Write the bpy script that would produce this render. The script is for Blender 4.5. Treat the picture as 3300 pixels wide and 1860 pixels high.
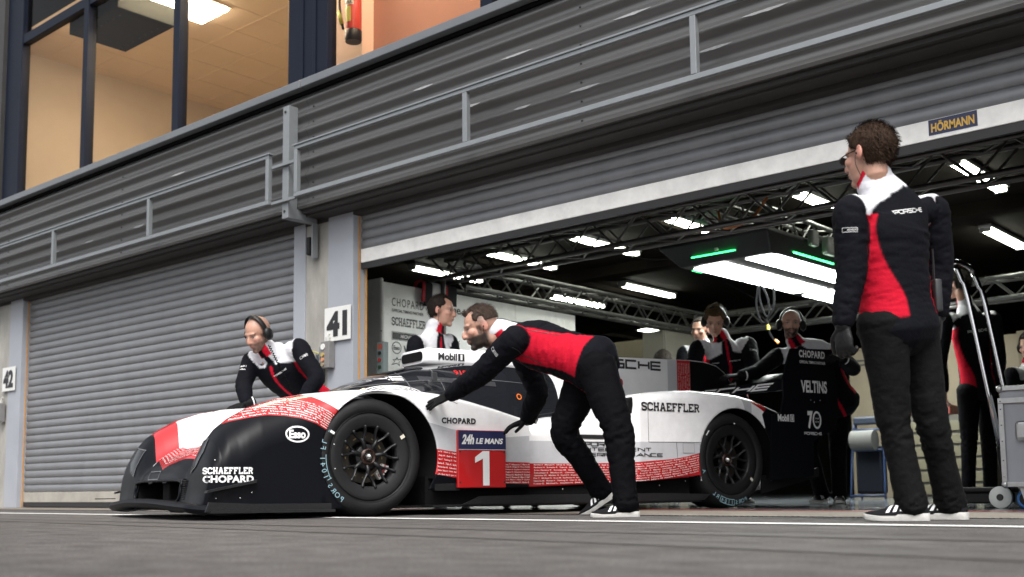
import bpy, bmesh, math, random
import numpy as np
from mathutils import Vector, Matrix, noise
from mathutils.bvhtree import BVHTree
random.seed(7); np.random.seed(7)
for o in list(bpy.data.objects): bpy.data.objects.remove(o, do_unlink=True)
SC = bpy.context.scene
COL = SC.collection

# ------------------------------------------------------------------ camera, world, sun, exposure
R_CAM = Matrix(((0.748887, 0.662615, -0.010516), (0.078342, -0.072762, 0.994268), (-0.658051, 0.745418, 0.106401)))   # rows: right, up, forward
cd_ = bpy.data.cameras.new('camera'); cam = bpy.data.objects.new('camera', cd_); COL.objects.link(cam)
m4 = Matrix((R_CAM[0], R_CAM[1], -R_CAM[2])).transposed().to_4x4(); m4.translation = (0, 0, 0.152)
cam.matrix_world = m4
cd_.sensor_fit = 'HORIZONTAL'; cd_.sensor_width = 36.0; cd_.lens = 38.8571
cd_.shift_x = 0.00677; cd_.shift_y = 0.08087
cd_.clip_start = 0.05; cd_.clip_end = 600
cd_.dof.use_dof = True; cd_.dof.focus_distance = 6.4; cd_.dof.aperture_fstop = 2.6
SC.camera = cam

W = bpy.data.worlds.new('World'); SC.world = W; W.use_nodes = True
nt = W.node_tree; bg = nt.nodes['Background']
sky = nt.nodes.new('ShaderNodeTexSky'); sky.sky_type = 'NISHITA'; sky.sun_disc = False
SUN_EL, SUN_AZ = math.radians(54), math.radians(138)
sky.sun_elevation = SUN_EL; sky.sun_rotation = SUN_AZ; sky.dust_density = 4.0; sky.ozone_density = 0.6
hs = nt.nodes.new('ShaderNodeHueSaturation'); hs.inputs['Saturation'].default_value = 0.22
nt.links.new(sky.outputs[0], hs.inputs['Color']); nt.links.new(hs.outputs[0], bg.inputs['Color'])
bg.inputs['Strength'].default_value = 0.125
sl = bpy.data.lights.new('sun', 'SUN'); sl.energy = 1.35; sl.angle = math.radians(26); sl.color = (1.0, 0.97, 0.93)
so = bpy.data.objects.new('sun', sl); COL.objects.link(so)
sd = Vector((math.sin(SUN_AZ) * math.cos(SUN_EL), math.cos(SUN_AZ) * math.cos(SUN_EL), math.sin(SUN_EL)))
so.rotation_euler = (-sd).to_track_quat('-Z', 'Y').to_euler()
SC.view_settings.view_transform = 'Standard'; SC.view_settings.look = 'None'
SC.view_settings.exposure = 1.15; SC.view_settings.gamma = 1.0
SC.cycles.use_denoising = True
SC.cycles.max_bounces = 8; SC.cycles.transparent_max_bounces = 12
SC.cycles.sample_clamp_indirect = 6.0

# ------------------------------------------------------------------ helpers
MATS = {}
def mat(name, col=(.5, .5, .5), rough=.5, metal=0., var=0., vscale=6., bump=0., bscale=40., rvar=0., emit=None, estr=0., coat=0., spec=.5, stretch=(1, 1, 1), attr=None, coords='Object'):
    if name in MATS: return MATS[name]
    m = bpy.data.materials.new(name); m.use_nodes = True; MATS[name] = m
    t = m.node_tree; b = t.nodes['Principled BSDF']; L = t.links.new
    b.inputs['Base Color'].default_value = (*col, 1); b.inputs['Roughness'].default_value = rough
    b.inputs['Metallic'].default_value = metal; b.inputs['Coat Weight'].default_value = coat
    b.inputs['Specular IOR Level'].default_value = spec
    if emit: b.inputs['Emission Color'].default_value = (*emit, 1); b.inputs['Emission Strength'].default_value = estr
    src = None
    if attr:
        a = t.nodes.new('ShaderNodeAttribute'); a.attribute_name = attr; src = a.outputs['Color']; L(src, b.inputs['Base Color'])
    if var or bump or rvar:
        tc = t.nodes.new('ShaderNodeTexCoord'); mp = t.nodes.new('ShaderNodeMapping'); mp.inputs['Scale'].default_value = stretch
        L(tc.outputs[coords], mp.inputs['Vector'])
    if var or rvar:
        n = t.nodes.new('ShaderNodeTexNoise'); n.inputs['Scale'].default_value = vscale; n.inputs['Detail'].default_value = 6; n.inputs['Roughness'].default_value = .65
        L(mp.outputs[0], n.inputs['Vector'])
    if var:
        mr = t.nodes.new('ShaderNodeMapRange'); mr.inputs[1].default_value = .25; mr.inputs[2].default_value = .75
        mr.inputs[3].default_value = 1 - var; mr.inputs[4].default_value = 1 + var
        L(n.outputs['Fac'], mr.inputs[0])
        mx = t.nodes.new('ShaderNodeMix'); mx.data_type = 'RGBA'; mx.blend_type = 'MULTIPLY'; mx.inputs[0].default_value = 1
        if src: L(src, mx.inputs[6])
        else: mx.inputs[6].default_value = (*col, 1)
        L(mr.outputs[0], mx.inputs[7]); L(mx.outputs[2], b.inputs['Base Color'])
    if rvar:
        m2 = t.nodes.new('ShaderNodeMapRange'); m2.inputs[1].default_value = .3; m2.inputs[2].default_value = .7
        m2.inputs[3].default_value = max(0, rough - rvar); m2.inputs[4].default_value = min(1, rough + rvar)
        L(n.outputs['Fac'], m2.inputs[0]); L(m2.outputs[0], b.inputs['Roughness'])
    if bump:
        n2 = t.nodes.new('ShaderNodeTexNoise'); n2.inputs['Scale'].default_value = bscale; n2.inputs['Detail'].default_value = 4
        L(mp.outputs[0], n2.inputs['Vector'])
        bp = t.nodes.new('ShaderNodeBump'); bp.inputs['Strength'].default_value = bump; bp.inputs['Distance'].default_value = .01
        L(n2.outputs['Fac'], bp.inputs['Height']); L(bp.outputs[0], b.inputs['Normal'])
    return m

def link(o, parent=None):
    COL.objects.link(o)
    if parent: o.parent = parent
    return o
def tag(o, label=None, cat=None, group=None, kind=None):
    if label: o['label'] = label
    if cat: o['category'] = cat
    if group: o['group'] = group
    if kind: o['kind'] = kind
    return o
def empty(name, loc=(0, 0, 0), rz=0., label=None, cat=None, group=None):
    o = bpy.data.objects.new(name, None); o.location = loc; o.rotation_euler = (0, 0, rz); o.empty_display_size = .1
    link(o); return tag(o, label, cat, group)
def obj(name, V, F, m, parent=None, smooth=False, angle=None):
    me = bpy.data.meshes.new(name); me.from_pydata([tuple(map(float, v)) for v in V], [], [tuple(map(int, f)) for f in F]); me.update()
    if isinstance(m, (list, tuple)):
        for q in m: me.materials.append(q)
    else: me.materials.append(m)
    if smooth: shade(me, angle)
    o = bpy.data.objects.new(name, me); return link(o, parent)
def shade(me, angle=None):
    me.polygons.foreach_set('use_smooth', [True] * len(me.polygons))
    if angle is not None: me.set_sharp_from_angle(angle=math.radians(angle))

class MB:
    """collects shapes that become ONE mesh"""
    def __init__(s): s.V = []; s.F = []
    def add(s, V, F):
        n = len(s.V); s.V += [tuple(v) for v in V]; s.F += [tuple(i + n for i in f) for f in F]; return s
    def box(s, a, b):
        (x0, y0, z0), (x1, y1, z1) = a, b
        V = [(x0, y0, z0), (x1, y0, z0), (x1, y1, z0), (x0, y1, z0), (x0, y0, z1), (x1, y0, z1), (x1, y1, z1), (x0, y1, z1)]
        return s.add(V, [(3, 2, 1, 0), (4, 5, 6, 7), (0, 1, 5, 4), (1, 2, 6, 5), (2, 3, 7, 6), (3, 0, 4, 7)])
    def bbox(s, a, b, r=.01, seg=2):
        bm = bmesh.new(); bmesh.ops.create_cube(bm, size=1)
        for v in bm.verts: v.co = Vector([a[i] + (v.co[i] + .5) * (b[i] - a[i]) for i in range(3)])
        bmesh.ops.bevel(bm, geom=list(bm.edges), offset=r, segments=seg, affect='EDGES', profile=.5)
        bm.verts.index_update(); V = [v.co[:] for v in bm.verts]; F = [[v.index for v in f.verts] for f in bm.faces]; bm.free()
        return s.add(V, F)
    def cyl(s, a, b, r, n=12, r2=None, cap=True):
        V, F = tube([a, b], [r, r if r2 is None else r2], n=n, sub=1, cap=cap, flat=True)[:2]; return s.add(V, F)
    def pipe(s, pts, r, n=8, sub=4):
        V, F = tube(pts, [r] * len(pts), n=n, sub=sub, flat=True)[:2]; return s.add(V, F)
    def prism(s, poly, f0, f1):
        """poly 2D, f0/f1 map a 2D point to 3D on either side"""
        n = len(poly); V = [f0(*p) for p in poly] + [f1(*p) for p in poly]
        F = [tuple(range(n))[::-1], tuple(range(n, 2 * n))] + [(i, (i + 1) % n, n + (i + 1) % n, n + i) for i in range(n)]
        return s.add(V, F)
    def ball(s, c, r, n=12, m=8):
        V = []; F = []
        r = (r, r, r) if isinstance(r, (int, float)) else r
        for i in range(m + 1):
            a = math.pi * i / m
            for j in range(n):
                b = 2 * math.pi * j / n
                V.append((c[0] + r[0] * math.sin(a) * math.cos(b), c[1] + r[1] * math.sin(a) * math.sin(b), c[2] + r[2] * math.cos(a)))
        for i in range(m):
            for j in range(n):
                q = [i * n + j, (i + 1) * n + j, (i + 1) * n + (j + 1) % n, i * n + (j + 1) % n]
                if i == 0: q = [j, n + j, n + (j + 1) % n]
                elif i == m - 1: q = [i * n + j, m * n, i * n + (j + 1) % n]
                F.append(q)
        return s.add(V, F)
    def lathe(s, prof, c, ax, n=48, a0=0, a1=2 * math.pi):
        """prof: (radius, offset along axis)"""
        ax = Vector(ax).normalized(); e1 = ax.orthogonal().normalized(); e2 = ax.cross(e1); c = Vector(c)
        full = abs(a1 - a0 - 2 * math.pi) < 1e-6; k = n if full else n + 1; V = []; F = []
        for i in range(k):
            a = a0 + (a1 - a0) * i / n; d = e1 * math.cos(a) + e2 * math.sin(a)
            V += [(c + d * r + ax * h)[:] for r, h in prof]
        m = len(prof)
        for i in range(n):
            j = (i + 1) % k
            for q in range(m - 1): F.append((i * m + q, j * m + q, j * m + q + 1, i * m + q + 1))
        return s.add(V, F)
    def build(s, name, m, parent=None, smooth=False, angle=None): return obj(name, s.V, s.F, m, parent, smooth, angle)

def catmull(P, sub):
    P = np.asarray(P, float)
    if len(P) == 2 or sub <= 1:
        if sub <= 1: return P, np.arange(len(P), dtype=float)
    Q = np.vstack([2 * P[0] - P[1], P, 2 * P[-1] - P[-2]]); out = []; ts = []
    for i in range(len(P) - 1):
        p0, p1, p2, p3 = Q[i:i + 4]
        for k in range(sub):
            t = k / sub
            out.append(.5 * ((2 * p1) + (-p0 + p2) * t + (2 * p0 - 5 * p1 + 4 * p2 - p3) * t * t + (-p0 + 3 * p1 - 3 * p2 + p3) * t ** 3)); ts.append(i + t)
    out.append(P[-1]); ts.append(len(P) - 1.)
    return np.array(out), np.array(ts)
def tube(pts, rad, n=16, sub=4, cap=True, side=None, flat=False):
    """closed swept tube; rad entries r or (a along side, b across); returns V, F, (t, angle) per vertex"""
    P, ts = catmull(pts, sub)
    Rr = np.array([(r, r) if not isinstance(r, (tuple, list)) else r for r in rad], float)
    Rr = np.stack([np.interp(ts, range(len(Rr)), Rr[:, k]) for k in (0, 1)], 1)
    T = np.gradient(P, axis=0); T /= np.linalg.norm(T, axis=1)[:, None] + 1e-12
    S = None
    if side is not None:
        S = np.array(side, float)
        S = np.repeat(S[None], len(P), 0) if S.ndim == 1 else np.stack([np.interp(ts, range(len(S)), S[:, k]) for k in range(3)], 1)
    V = []; prm = []; prev = None
    ang = np.arange(n) * 2 * math.pi / n
    rings = []
    if cap and not flat:
        rings += [(P[0] - T[0] * Rr[0].mean() * .55, Rr[0] * .5, 0, ts[0]), (P[0] - T[0] * Rr[0].mean() * .3, Rr[0] * .85, 0, ts[0])]
    rings += [(P[i], Rr[i], i, ts[i]) for i in range(len(P))]
    if cap and not flat:
        rings += [(P[-1] + T[-1] * Rr[-1].mean() * .3, Rr[-1] * .85, len(P) - 1, ts[-1]), (P[-1] + T[-1] * Rr[-1].mean() * .55, Rr[-1] * .5, len(P) - 1, ts[-1])]
    for p, r, i, t in rings:
        if S is not None: a = S[i]
        elif prev is None:
            a = np.array(Vector(T[i]).orthogonal())
        else: a = prev
        a = a - T[i] * (a @ T[i]); a /= np.linalg.norm(a) + 1e-12; prev = a; b = np.cross(T[i], a)
        for q in ang:
            V.append(p + a * r[0] * math.cos(q) + b * r[1] * math.sin(q)); prm.append((t, q))
    F = []; m = len(rings)
    for i in range(m - 1):
        for j in range(n): F.append((i * n + j, i * n + (j + 1) % n, (i + 1) * n + (j + 1) % n, (i + 1) * n + j))
    if cap: F.append(tuple(range(n))[::-1]); F.append(tuple((m - 1) * n + j for j in range(n)))
    return np.array(V), F, np.array(prm)

def smoothstep(a, b, x): t = np.clip((x - a) / (b - a), 0, 1); return t * t * (3 - 2 * t)
def sdpoly(P, poly):
    """signed distance (negative inside) of points P to a 2D polygon"""
    P = np.asarray(P, float); poly = np.asarray(poly, float); d = np.full(len(P), 1e9); ins = np.zeros(len(P), bool); n = len(poly)
    for i in range(n):
        a, b = poly[i], poly[(i + 1) % n]; e = b - a; w = P - a
        t = np.clip((w @ e) / (e @ e + 1e-12), 0, 1); d = np.minimum(d, np.linalg.norm(w - t[:, None] * e, axis=1))
        c = ((a[1] <= P[:, 1]) != (b[1] <= P[:, 1]))
        with np.errstate(divide='ignore', invalid='ignore'): xi = a[0] + (P[:, 1] - a[1]) * e[0] / e[1]
        ins ^= c & (P[:, 0] < xi)
    return np.where(ins, -d, d)

# ---- lettering: outlines from the built-in font, or drawn strokes
def glyphs(text, size=1., bold=0., shear=0., spacing=1., res=4):
    cu = bpy.data.curves.new('t', 'FONT'); cu.body = text; cu.size = size; cu.offset = bold; cu.shear = shear; cu.space_character = spacing
    cu.resolution_u = res; o = bpy.data.objects.new('t', cu); COL.objects.link(o)
    me = bpy.data.meshes.new_from_object(o.evaluated_get(bpy.context.evaluated_depsgraph_get()))
    V = np.array([v.co[:2] for v in me.vertices]) if len(me.vertices) else np.zeros((0, 2)); F = [tuple(p.vertices) for p in me.polygons]
    bpy.data.objects.remove(o); bpy.data.curves.remove(cu); bpy.data.meshes.remove(me)
    return V, F
WIDE = {'P': (1.3, [[(0, 0), (0, 1), (1.3, 1), (1.3, .42), (.2, .42)]]), 'O': (1.35, [[(0, .03), (0, 1), (1.35, 1), (1.35, 0), (.12, 0)]]),
 'R': (1.3, [[(0, 0), (0, 1), (1.3, 1), (1.3, .42), (.2, .42)], [(.85, .3), (1.3, 0)]]), 'S': (1.3, [[(1.3, 1), (0, 1), (0, .5), (1.3, .5), (1.3, 0), (0, 0)]]),
 'C': (1.25, [[(1.25, 1), (0, 1), (0, 0), (1.25, 0)]]), 'H': (1.25, [[(0, 0), (0, 1)], [(1.25, 0), (1.25, 1)], [(.12, .5), (1.13, .5)]]),
 'E': (1.2, [[(1.2, 1), (0, 1), (0, 0), (1.2, 0)], [(.12, .5), (1.15, .5)]]), 'I': (.1, [[(.05, 0), (.05, 1)]]), 'N': (1.25, [[(0, 0), (0, 1), (1.25, 0), (1.25, 1)]]),
 'T': (1.2, [[(0, 1), (1.2, 1)], [(.6, .88), (.6, 0)]]), 'L': (1.1, [[(0, 1), (0, 0), (1.1, 0)]]), 'G': (1.3, [[(1.3, 1), (0, 1), (0, 0), (1.3, 0), (1.3, .5), (.6, .5)]]),
 'F': (1.15, [[(1.15, 1), (0, 1), (0, 0)], [(.12, .5), (1.05, .5)]]), 'M': (1.5, [[(0, 0), (0, 1), (.75, .2), (1.5, 1), (1.5, 0)]]), 'A': (1.35, [[(0, 0), (.67, 1), (1.35, 0)], [(.35, .3), (1, .3)]]), ' ': (.6, [])}
def sl_(x, y): return [(x - .17, y), (x + .17, y)]
SLAB = {'S': (.72, [[(.7, .72), (.7, .9), (.5, 1), (.2, 1), (.02, .85), (.02, .65), (.2, .54), (.5, .46), (.7, .35), (.7, .15), (.5, 0), (.2, 0), (.02, .1), (.02, .28)]]),
 'C': (.75, [[(.75, .7), (.72, .9), (.5, 1), (.25, 1), (.02, .8), (.02, .2), (.25, 0), (.5, 0), (.75, .12), (.75, .25)]]),
 'H': (.8, [[(.12, .1), (.12, .9)], [(.68, .1), (.68, .9)], [(.22, .5), (.58, .5)], sl_(.12, 1), sl_(.12, 0), sl_(.68, 1), sl_(.68, 0)]),
 'A': (.85, [[(.12, .1), (.35, .98), (.5, .98), (.73, .1)], [(.27, .33), (.58, .33)], sl_(.12, 0), sl_(.73, 0)]),
 'E': (.72, [[(.12, .1), (.12, .9)], [(-.05, 1), (.7, 1), (.7, .78)], [(-.05, 0), (.72, 0), (.72, .24)], [(.22, .52), (.5, .52)]]),
 'F': (.7, [[(.12, .1), (.12, .9)], [(-.05, 1), (.68, 1), (.68, .76)], sl_(.12, 0), [(.22, .52), (.5, .52)]]),
 'L': (.68, [[(.12, .1), (.12, .9)], sl_(.12, 1), [(-.05, 0), (.68, 0), (.68, .26)]]),
 'R': (.8, [[(.12, .1), (.12, .9)], [(-.05, 1), (.5, 1), (.68, .88), (.68, .64), (.5, .52), (.22, .52)], [(.48, .42), (.7, 0), (.84, 0)], sl_(.12, 0)])}
def strokes(text, font, size=1., w=.18, gap=.32, shear=0.):
    V = []; F = []; x = 0
    for ch in text:
        adv, pls = font.get(ch, (.6, []))
        for pl in pls:
            p = np.array(pl, float) * (1, 1 - w) + (x, w / 2); n = len(p); base = len(V)
            for i in range(n):
                d0 = p[i] - p[i - 1] if i else p[1] - p[0]; d1 = p[i + 1] - p[i] if i < n - 1 else d0
                d0 = d0 / np.hypot(*d0); d1 = d1 / np.hypot(*d1); t = d0 + d1; t /= np.hypot(*t) + 1e-9
                nn = np.array((-t[1], t[0])); k = w / 2 / max(.45, nn @ np.array((-d1[1], d1[0])))
                V += [p[i] + nn * k, p[i] - nn * k]
            F += [(base + 2 * i + 1, base + 2 * i + 3, base + 2 * i + 2, base + 2 * i) for i in range(n - 1)]
        x += adv + gap
    V = np.array(V) if V else np.zeros((0, 2)); V = V * size
    if len(V): V[:, 0] += shear * V[:, 1]
    return V, F
def fit(VF, w=None, h=None, center=True):
    V, F = VF
    lo, hi = V.min(0), V.max(0); V = V - lo; s = hi - lo; kx = w / s[0] if w else None; ky = h / s[1] if h else None
    kx = kx or ky; ky = ky or kx; V = V * (kx, ky)
    if center: V = V - np.array((s[0] * kx, s[1] * ky)) / 2
    return V, F
def ring2d(rx, ry, t, n=40, c=(0, 0)):
    V = []; F = []
    for i in range(n):
        a = 2 * math.pi * i / n; V += [(c[0] + rx * math.cos(a), c[1] + ry * math.sin(a)), (c[0] + (rx - t) * math.cos(a), c[1] + (ry - t) * math.sin(a))]
    for i in range(n): j = (i + 1) % n; F.append((2 * i, 2 * j, 2 * j + 1, 2 * i + 1))
    return np.array(V), F
def rect2d(w, h, c=(0, 0)): return np.array([(c[0] - w / 2, c[1] - h / 2), (c[0] + w / 2, c[1] - h / 2), (c[0] + w / 2, c[1] + h / 2), (c[0] - w / 2, c[1] + h / 2)]), [(0, 1, 2, 3)]
def frame2d(w, h, t, c=(0, 0)):
    o, _ = rect2d(w, h, c); i, _ = rect2d(w - 2 * t, h - 2 * t, c); V = np.vstack([o, i])
    return V, [(k, (k + 1) % 4, 4 + (k + 1) % 4, 4 + k) for k in range(4)]
def join2d(*vfs):
    V = []; F = []; n = 0
    for v, f in vfs:
        V.append(np.asarray(v)); F += [tuple(i + n for i in q) for q in f]; n += len(v)
    return np.vstack(V), F
def shift2d(vf, dx, dy): return np.asarray(vf[0]) + (dx, dy), vf[1]
def flat_on(name, VF, o, ux, uy, m, parent=None, flip=False):
    """2D shape laid on a plane at o with axes ux, uy"""
    o, ux, uy = map(lambda q: np.array(q, float), (o, ux, uy)); V = [o + ux * p[0] + uy * p[1] for p in VF[0]]
    return obj(name, V, [f[::-1] for f in VF[1]] if flip else VF[1], m, parent)
def refine(VF, L):
    bm = bmesh.new(); vs = [bm.verts.new((p[0], p[1], 0)) for p in VF[0]]
    for f in VF[1]:
        try: bm.faces.new([vs[i] for i in f])
        except ValueError: pass
    bmesh.ops.triangulate(bm, faces=list(bm.faces))
    for _ in range(6):
        es = [e for e in bm.edges if e.calc_length() > L]
        if not es: break
        bmesh.ops.subdivide_edges(bm, edges=es, cuts=1); bmesh.ops.triangulate(bm, faces=[f for f in bm.faces if len(f.verts) > 3])
    bm.verts.index_update(); V = np.array([v.co[:2] for v in bm.verts]); F = [tuple(v.index for v in f.verts) for f in bm.faces]; bm.free()
    return V, F
def decal(name, VF, o, ux, uy, dirn, bvh, m, parent=None, L=.04, off=.003, maxd=2.):
    """a sticker: the 2D shape is laid on the surface met along dirn and keeps its own real position there"""
    V, F = refine(VF, L); o, ux, uy, dirn = map(lambda q: Vector(q), (o, ux, uy, dirn)); P = []; ok = []
    for p in V:
        q = o + ux * float(p[0]) + uy * float(p[1]); h, n, i, d = bvh.ray_cast(q, dirn, maxd)
        if h is None: P.append(q); ok.append(False)
        else: P.append(h - dirn * off); ok.append(True)
    F = [f for f in F if all(ok[i] for i in f)]
    if not F: return None
    used = sorted({i for f in F for i in f}); mp = {i: k for k, i in enumerate(used)}
    return obj(name, [P[i] for i in used], [tuple(mp[i] for i in f) for f in F], m, parent, smooth=True)
def bvh_of(o): return BVHTree.FromPolygons([v.co[:] for v in o.data.vertices], [tuple(p.vertices) for p in o.data.polygons])
def remesh(name, V, F, voxel, smooth_it=4):
    me = bpy.data.meshes.new('tmp'); me.from_pydata([tuple(map(float, v)) for v in V], [], [tuple(map(int, f)) for f in F]); me.update()
    o = bpy.data.objects.new('tmp', me); COL.objects.link(o)
    r = o.modifiers.new('r', 'REMESH'); r.mode = 'VOXEL'; r.voxel_size = voxel; r.use_smooth_shade = True
    if smooth_it: s = o.modifiers.new('s', 'SMOOTH'); s.factor = .5; s.iterations = smooth_it
    out = bpy.data.meshes.new_from_object(o.evaluated_get(bpy.context.evaluated_depsgraph_get())); out.name = name
    bpy.data.objects.remove(o); bpy.data.meshes.remove(me); return out
def mesh_np(me):
    a = np.empty(len(me.vertices) * 3); me.vertices.foreach_get('co', a); return a.reshape(-1, 3)
def normals_np(me):
    a = np.empty(len(me.vertices) * 3); me.vertices.foreach_get('normal', a); return a.reshape(-1, 3)
def set_co(me, co): me.vertices.foreach_set('co', np.ascontiguousarray(co, dtype=np.float32).ravel()); me.update()
def set_col(me, col, name='Col'):
    at = me.color_attributes.new(name, 'FLOAT_COLOR', 'POINT'); c = np.ones((len(me.vertices), 4), np.float32); c[:, :3] = col; at.data.foreach_set('color', c.ravel())
def set_f(me, val, name):
    at = me.attributes.new(name, 'FLOAT', 'POINT'); at.data.foreach_set('value', np.asarray(val, np.float32))

# ------------------------------------------------------------------ materials of the place
def asphalt():
    m = mat('asphalt', (.078, .0735, .071), .85, bump=.5, bscale=210, spec=.3); t = m.node_tree; L = t.links.new; bs = t.nodes['Principled BSDF']
    tc = t.nodes.new('ShaderNodeTexCoord'); cur = None
    for sc_, st, lo, hi, dt in ((1.3, (.35, 1, 1), .78, 1.2, 4), (2.6, (.08, 1, 1), .95, 1.05, 5), (9, (.7, 1, 1), .66, 1.36, 8), (120, (1, 1, 1), .35, 1.75, 3)):
        mp = t.nodes.new('ShaderNodeMapping'); mp.inputs['Scale'].default_value = st; L(tc.outputs['Object'], mp.inputs[0]); n = t.nodes.new('ShaderNodeTexNoise'); n.inputs['Scale'].default_value = sc_; n.inputs['Detail'].default_value = dt; L(mp.outputs[0], n.inputs['Vector'])
        mr = t.nodes.new('ShaderNodeMapRange'); mr.inputs[1].default_value = .3; mr.inputs[2].default_value = .7; mr.inputs[3].default_value = lo; mr.inputs[4].default_value = hi; L(n.outputs['Fac'], mr.inputs[0])
        x = t.nodes.new('ShaderNodeMix'); x.data_type = 'RGBA'; x.blend_type = 'MULTIPLY'; x.inputs[0].default_value = 1
        if cur is None: x.inputs[6].default_value = (.078, .0735, .071, 1)
        else: L(cur, x.inputs[6])
        L(mr.outputs[0], x.inputs[7]); cur = x.outputs[2]
    L(cur, bs.inputs['Base Color']); return m
M_asph = asphalt()
M_horizon_blocker = mat('horizon_blocker', (.022, .028, .018), .95, var=.4, vscale=.05)
M_conc_strip = mat('threshold_concrete', (.17, .148, .12), .8, var=.25, vscale=5, bump=.2, bscale=90)
M_gfloor = mat('garage_floor', (.10, .11, .12), .13, var=.25, vscale=2.5, rvar=.08)
M_white_line = mat('line_paint', (.74, .74, .72), .7, var=.12, vscale=30)
M_red_line = mat('red_line_paint', (.38, .05, .035), .6, var=.15, vscale=20)
M_drain = mat('drain_iron', (.015, .015, .015), .6)
M_slat = mat('shutter_aluminium', (.22, .225, .237), .45, metal=.4, var=.13, vscale=3, rvar=.1, stretch=(2.2, 1, .5))
M_bar = mat('shutter_bottom_bar', (.8, .79, .76), .5, metal=.1, var=.16, vscale=7, rvar=.1)
M_rubber = mat('rubber_seal', (.02, .02, .021), .6)
M_clad = mat('corrugated_steel', (.135, .133, .131), .4, metal=.7, var=.06, vscale=1.6, rvar=.02, stretch=(.5, 1, 5))
M_trim = mat('dark_steel_trim', (.04, .038, .037), .55, spec=.25, var=.15, vscale=4)
M_rail = mat('galvanised_rail', (.22, .235, .245), .45, metal=.4, var=.08, vscale=9)
M_coping = mat('coping_metal', (.17, .18, .19), .45, metal=.5, var=.08, vscale=3)
M_jamb = mat('grey_blue_panel', (.30, .315, .35), .55, var=.08, vscale=3, rvar=.1)
M_concrete = mat('pillar_concrete', (.30, .29, .265), .85, var=.3, vscale=5, bump=.25, bscale=60, stretch=(1, 1, .35))
M_orange = mat('orange_guide', (.55, .25, .03), .5, var=.2, vscale=20)
M_navy = mat('navy_frame', (.007, .010, .019), .5, var=.1, spec=.12)
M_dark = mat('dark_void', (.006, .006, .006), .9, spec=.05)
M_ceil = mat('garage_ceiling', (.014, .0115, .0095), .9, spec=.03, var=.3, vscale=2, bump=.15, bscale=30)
M_gwall = mat('garage_back_wall', (.135, .115, .083), .8, spec=.15, var=.08, vscale=2)
M_panel = mat('white_partition', (.88, .87, .85), .28, var=.05, vscale=2, rvar=.06)
M_black_paint = mat('black_lettering', (.014, .014, .016), .5)
M_white_paint = mat('white_lettering', (.78, .78, .78), .45)
M_sign = mat('sign_plate', (.62, .62, .60), .4, var=.05, vscale=15)
M_office = mat('office_wall', (.52, .45, .355), .8, var=.05, vscale=1.5)
M_office_pink = mat('office_end_wall', (.40, .205, .15), .8, var=.08, vscale=1.2)
M_office_ceil = mat('office_ceiling', (.62, .51, .385), .8, var=.04, vscale=1.5)
M_truss = mat('truss_aluminium', (.12, .118, .116), .38, metal=.75, var=.2, vscale=14, rvar=.1)
M_tube = mat('tube_glow', (.9, .95, .85), .4, emit=(.95, 1., .86), estr=15.)
M_led = mat('led_panel_glow', (.9, .95, .9), .4, emit=(.96, 1., .96), estr=18.)
M_green = mat('green_led_glow', (.1, .9, .2), .4, emit=(.05, 1., .2), estr=2.6)
M_offlamp = mat('office_lamp_glow', (1, .9, .7), .4, emit=(1., .90, .74), estr=25.)
M_blackpl = mat('black_plastic', (.007, .007, .0075), .45, spec=.25, var=.2, vscale=30)
M_cable = mat('black_cable', (.004, .004, .0045), .85, spec=.05)
M_grey_box = mat('grey_box', (.17, .165, .165), .5, var=.1, vscale=25)

def glass_mat(name, tint, refl=.06):
    m = bpy.data.materials.new(name); m.use_nodes = True; t = m.node_tree; t.nodes.clear(); L = t.links.new
    o = t.nodes.new('ShaderNodeOutputMaterial'); mx = t.nodes.new('ShaderNodeMixShader'); tr = t.nodes.new('ShaderNodeBsdfTransparent')
    g = t.nodes.new('ShaderNodeBsdfGlossy'); g.inputs['Roughness'].default_value = .02; tr.inputs['Color'].default_value = (*tint, 1)
    f = t.nodes.new('ShaderNodeFresnel'); f.inputs['IOR'].default_value = 1.16
    L(f.outputs[0], mx.inputs[0]); L(tr.outputs[0], mx.inputs[1]); L(g.outputs[0], mx.inputs[2]); L(mx.outputs[0], o.inputs[0]); return m
M_glass = glass_mat('bronze_glass', (.93, .82, .70))

# ------------------------------------------------------------------ setting: ground sheets
def sheet(name, x0, x1, y0, y1, z, m, nx=1, ny=1):
    V = [(x0 + (x1 - x0) * i / nx, y0 + (y1 - y0) * j / ny, z) for j in range(ny + 1) for i in range(nx + 1)]
    F = [(j * (nx + 1) + i, j * (nx + 1) + i + 1, (j + 1) * (nx + 1) + i + 1, (j + 1) * (nx + 1) + i) for j in range(ny) for i in range(nx)]
    return obj(name, V, F, m)
tag(sheet('ground', -400, 400, -400, 400, -.008, M_asph), kind='structure')
hv = []; hf = []; nh = 80  # unseen ridge behind the camera, added to darken low sky light and reflections
for i in range(nh + 1):
    x = -260 + 520 * i / nh; h = 5.5 + 2 * noise.noise((x * .013, 1, 0)) + 2.2 * noise.noise((x * .09, 2, 0)); hv += [(x, -46 - .0006 * x * x * 0, -.5), (x, -52, h * .8), (x, -62, h), (x, -120, h + 6)]
for i in range(nh):
    for j in range(3): hf.append((4 * i + j, 4 * i + 4 + j, 4 * i + 5 + j, 4 * i + 1 + j))
tag(obj('unseen_horizon_ridge', hv, hf, M_horizon_blocker, None, True), kind='structure')
tag(sheet('pit_lane_road', -120, 60, -60, 5.12, 0, M_asph), kind='structure')
tag(sheet('garage_threshold_paving', -60, 40, 5.2, 6.46, 0, M_conc_strip), kind='structure')
tag(sheet('garage_floor', -60, 40, 6.46, 24, 0, M_gfloor), kind='structure')
tag(sheet('white_lane_line', -80, 30, 4.08, 4.2, .004, M_white_line), kind='structure')
tag(sheet('red_threshold_line', -30, 10, 6.40, 6.50, .004, M_red_line), kind='structure')
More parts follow.
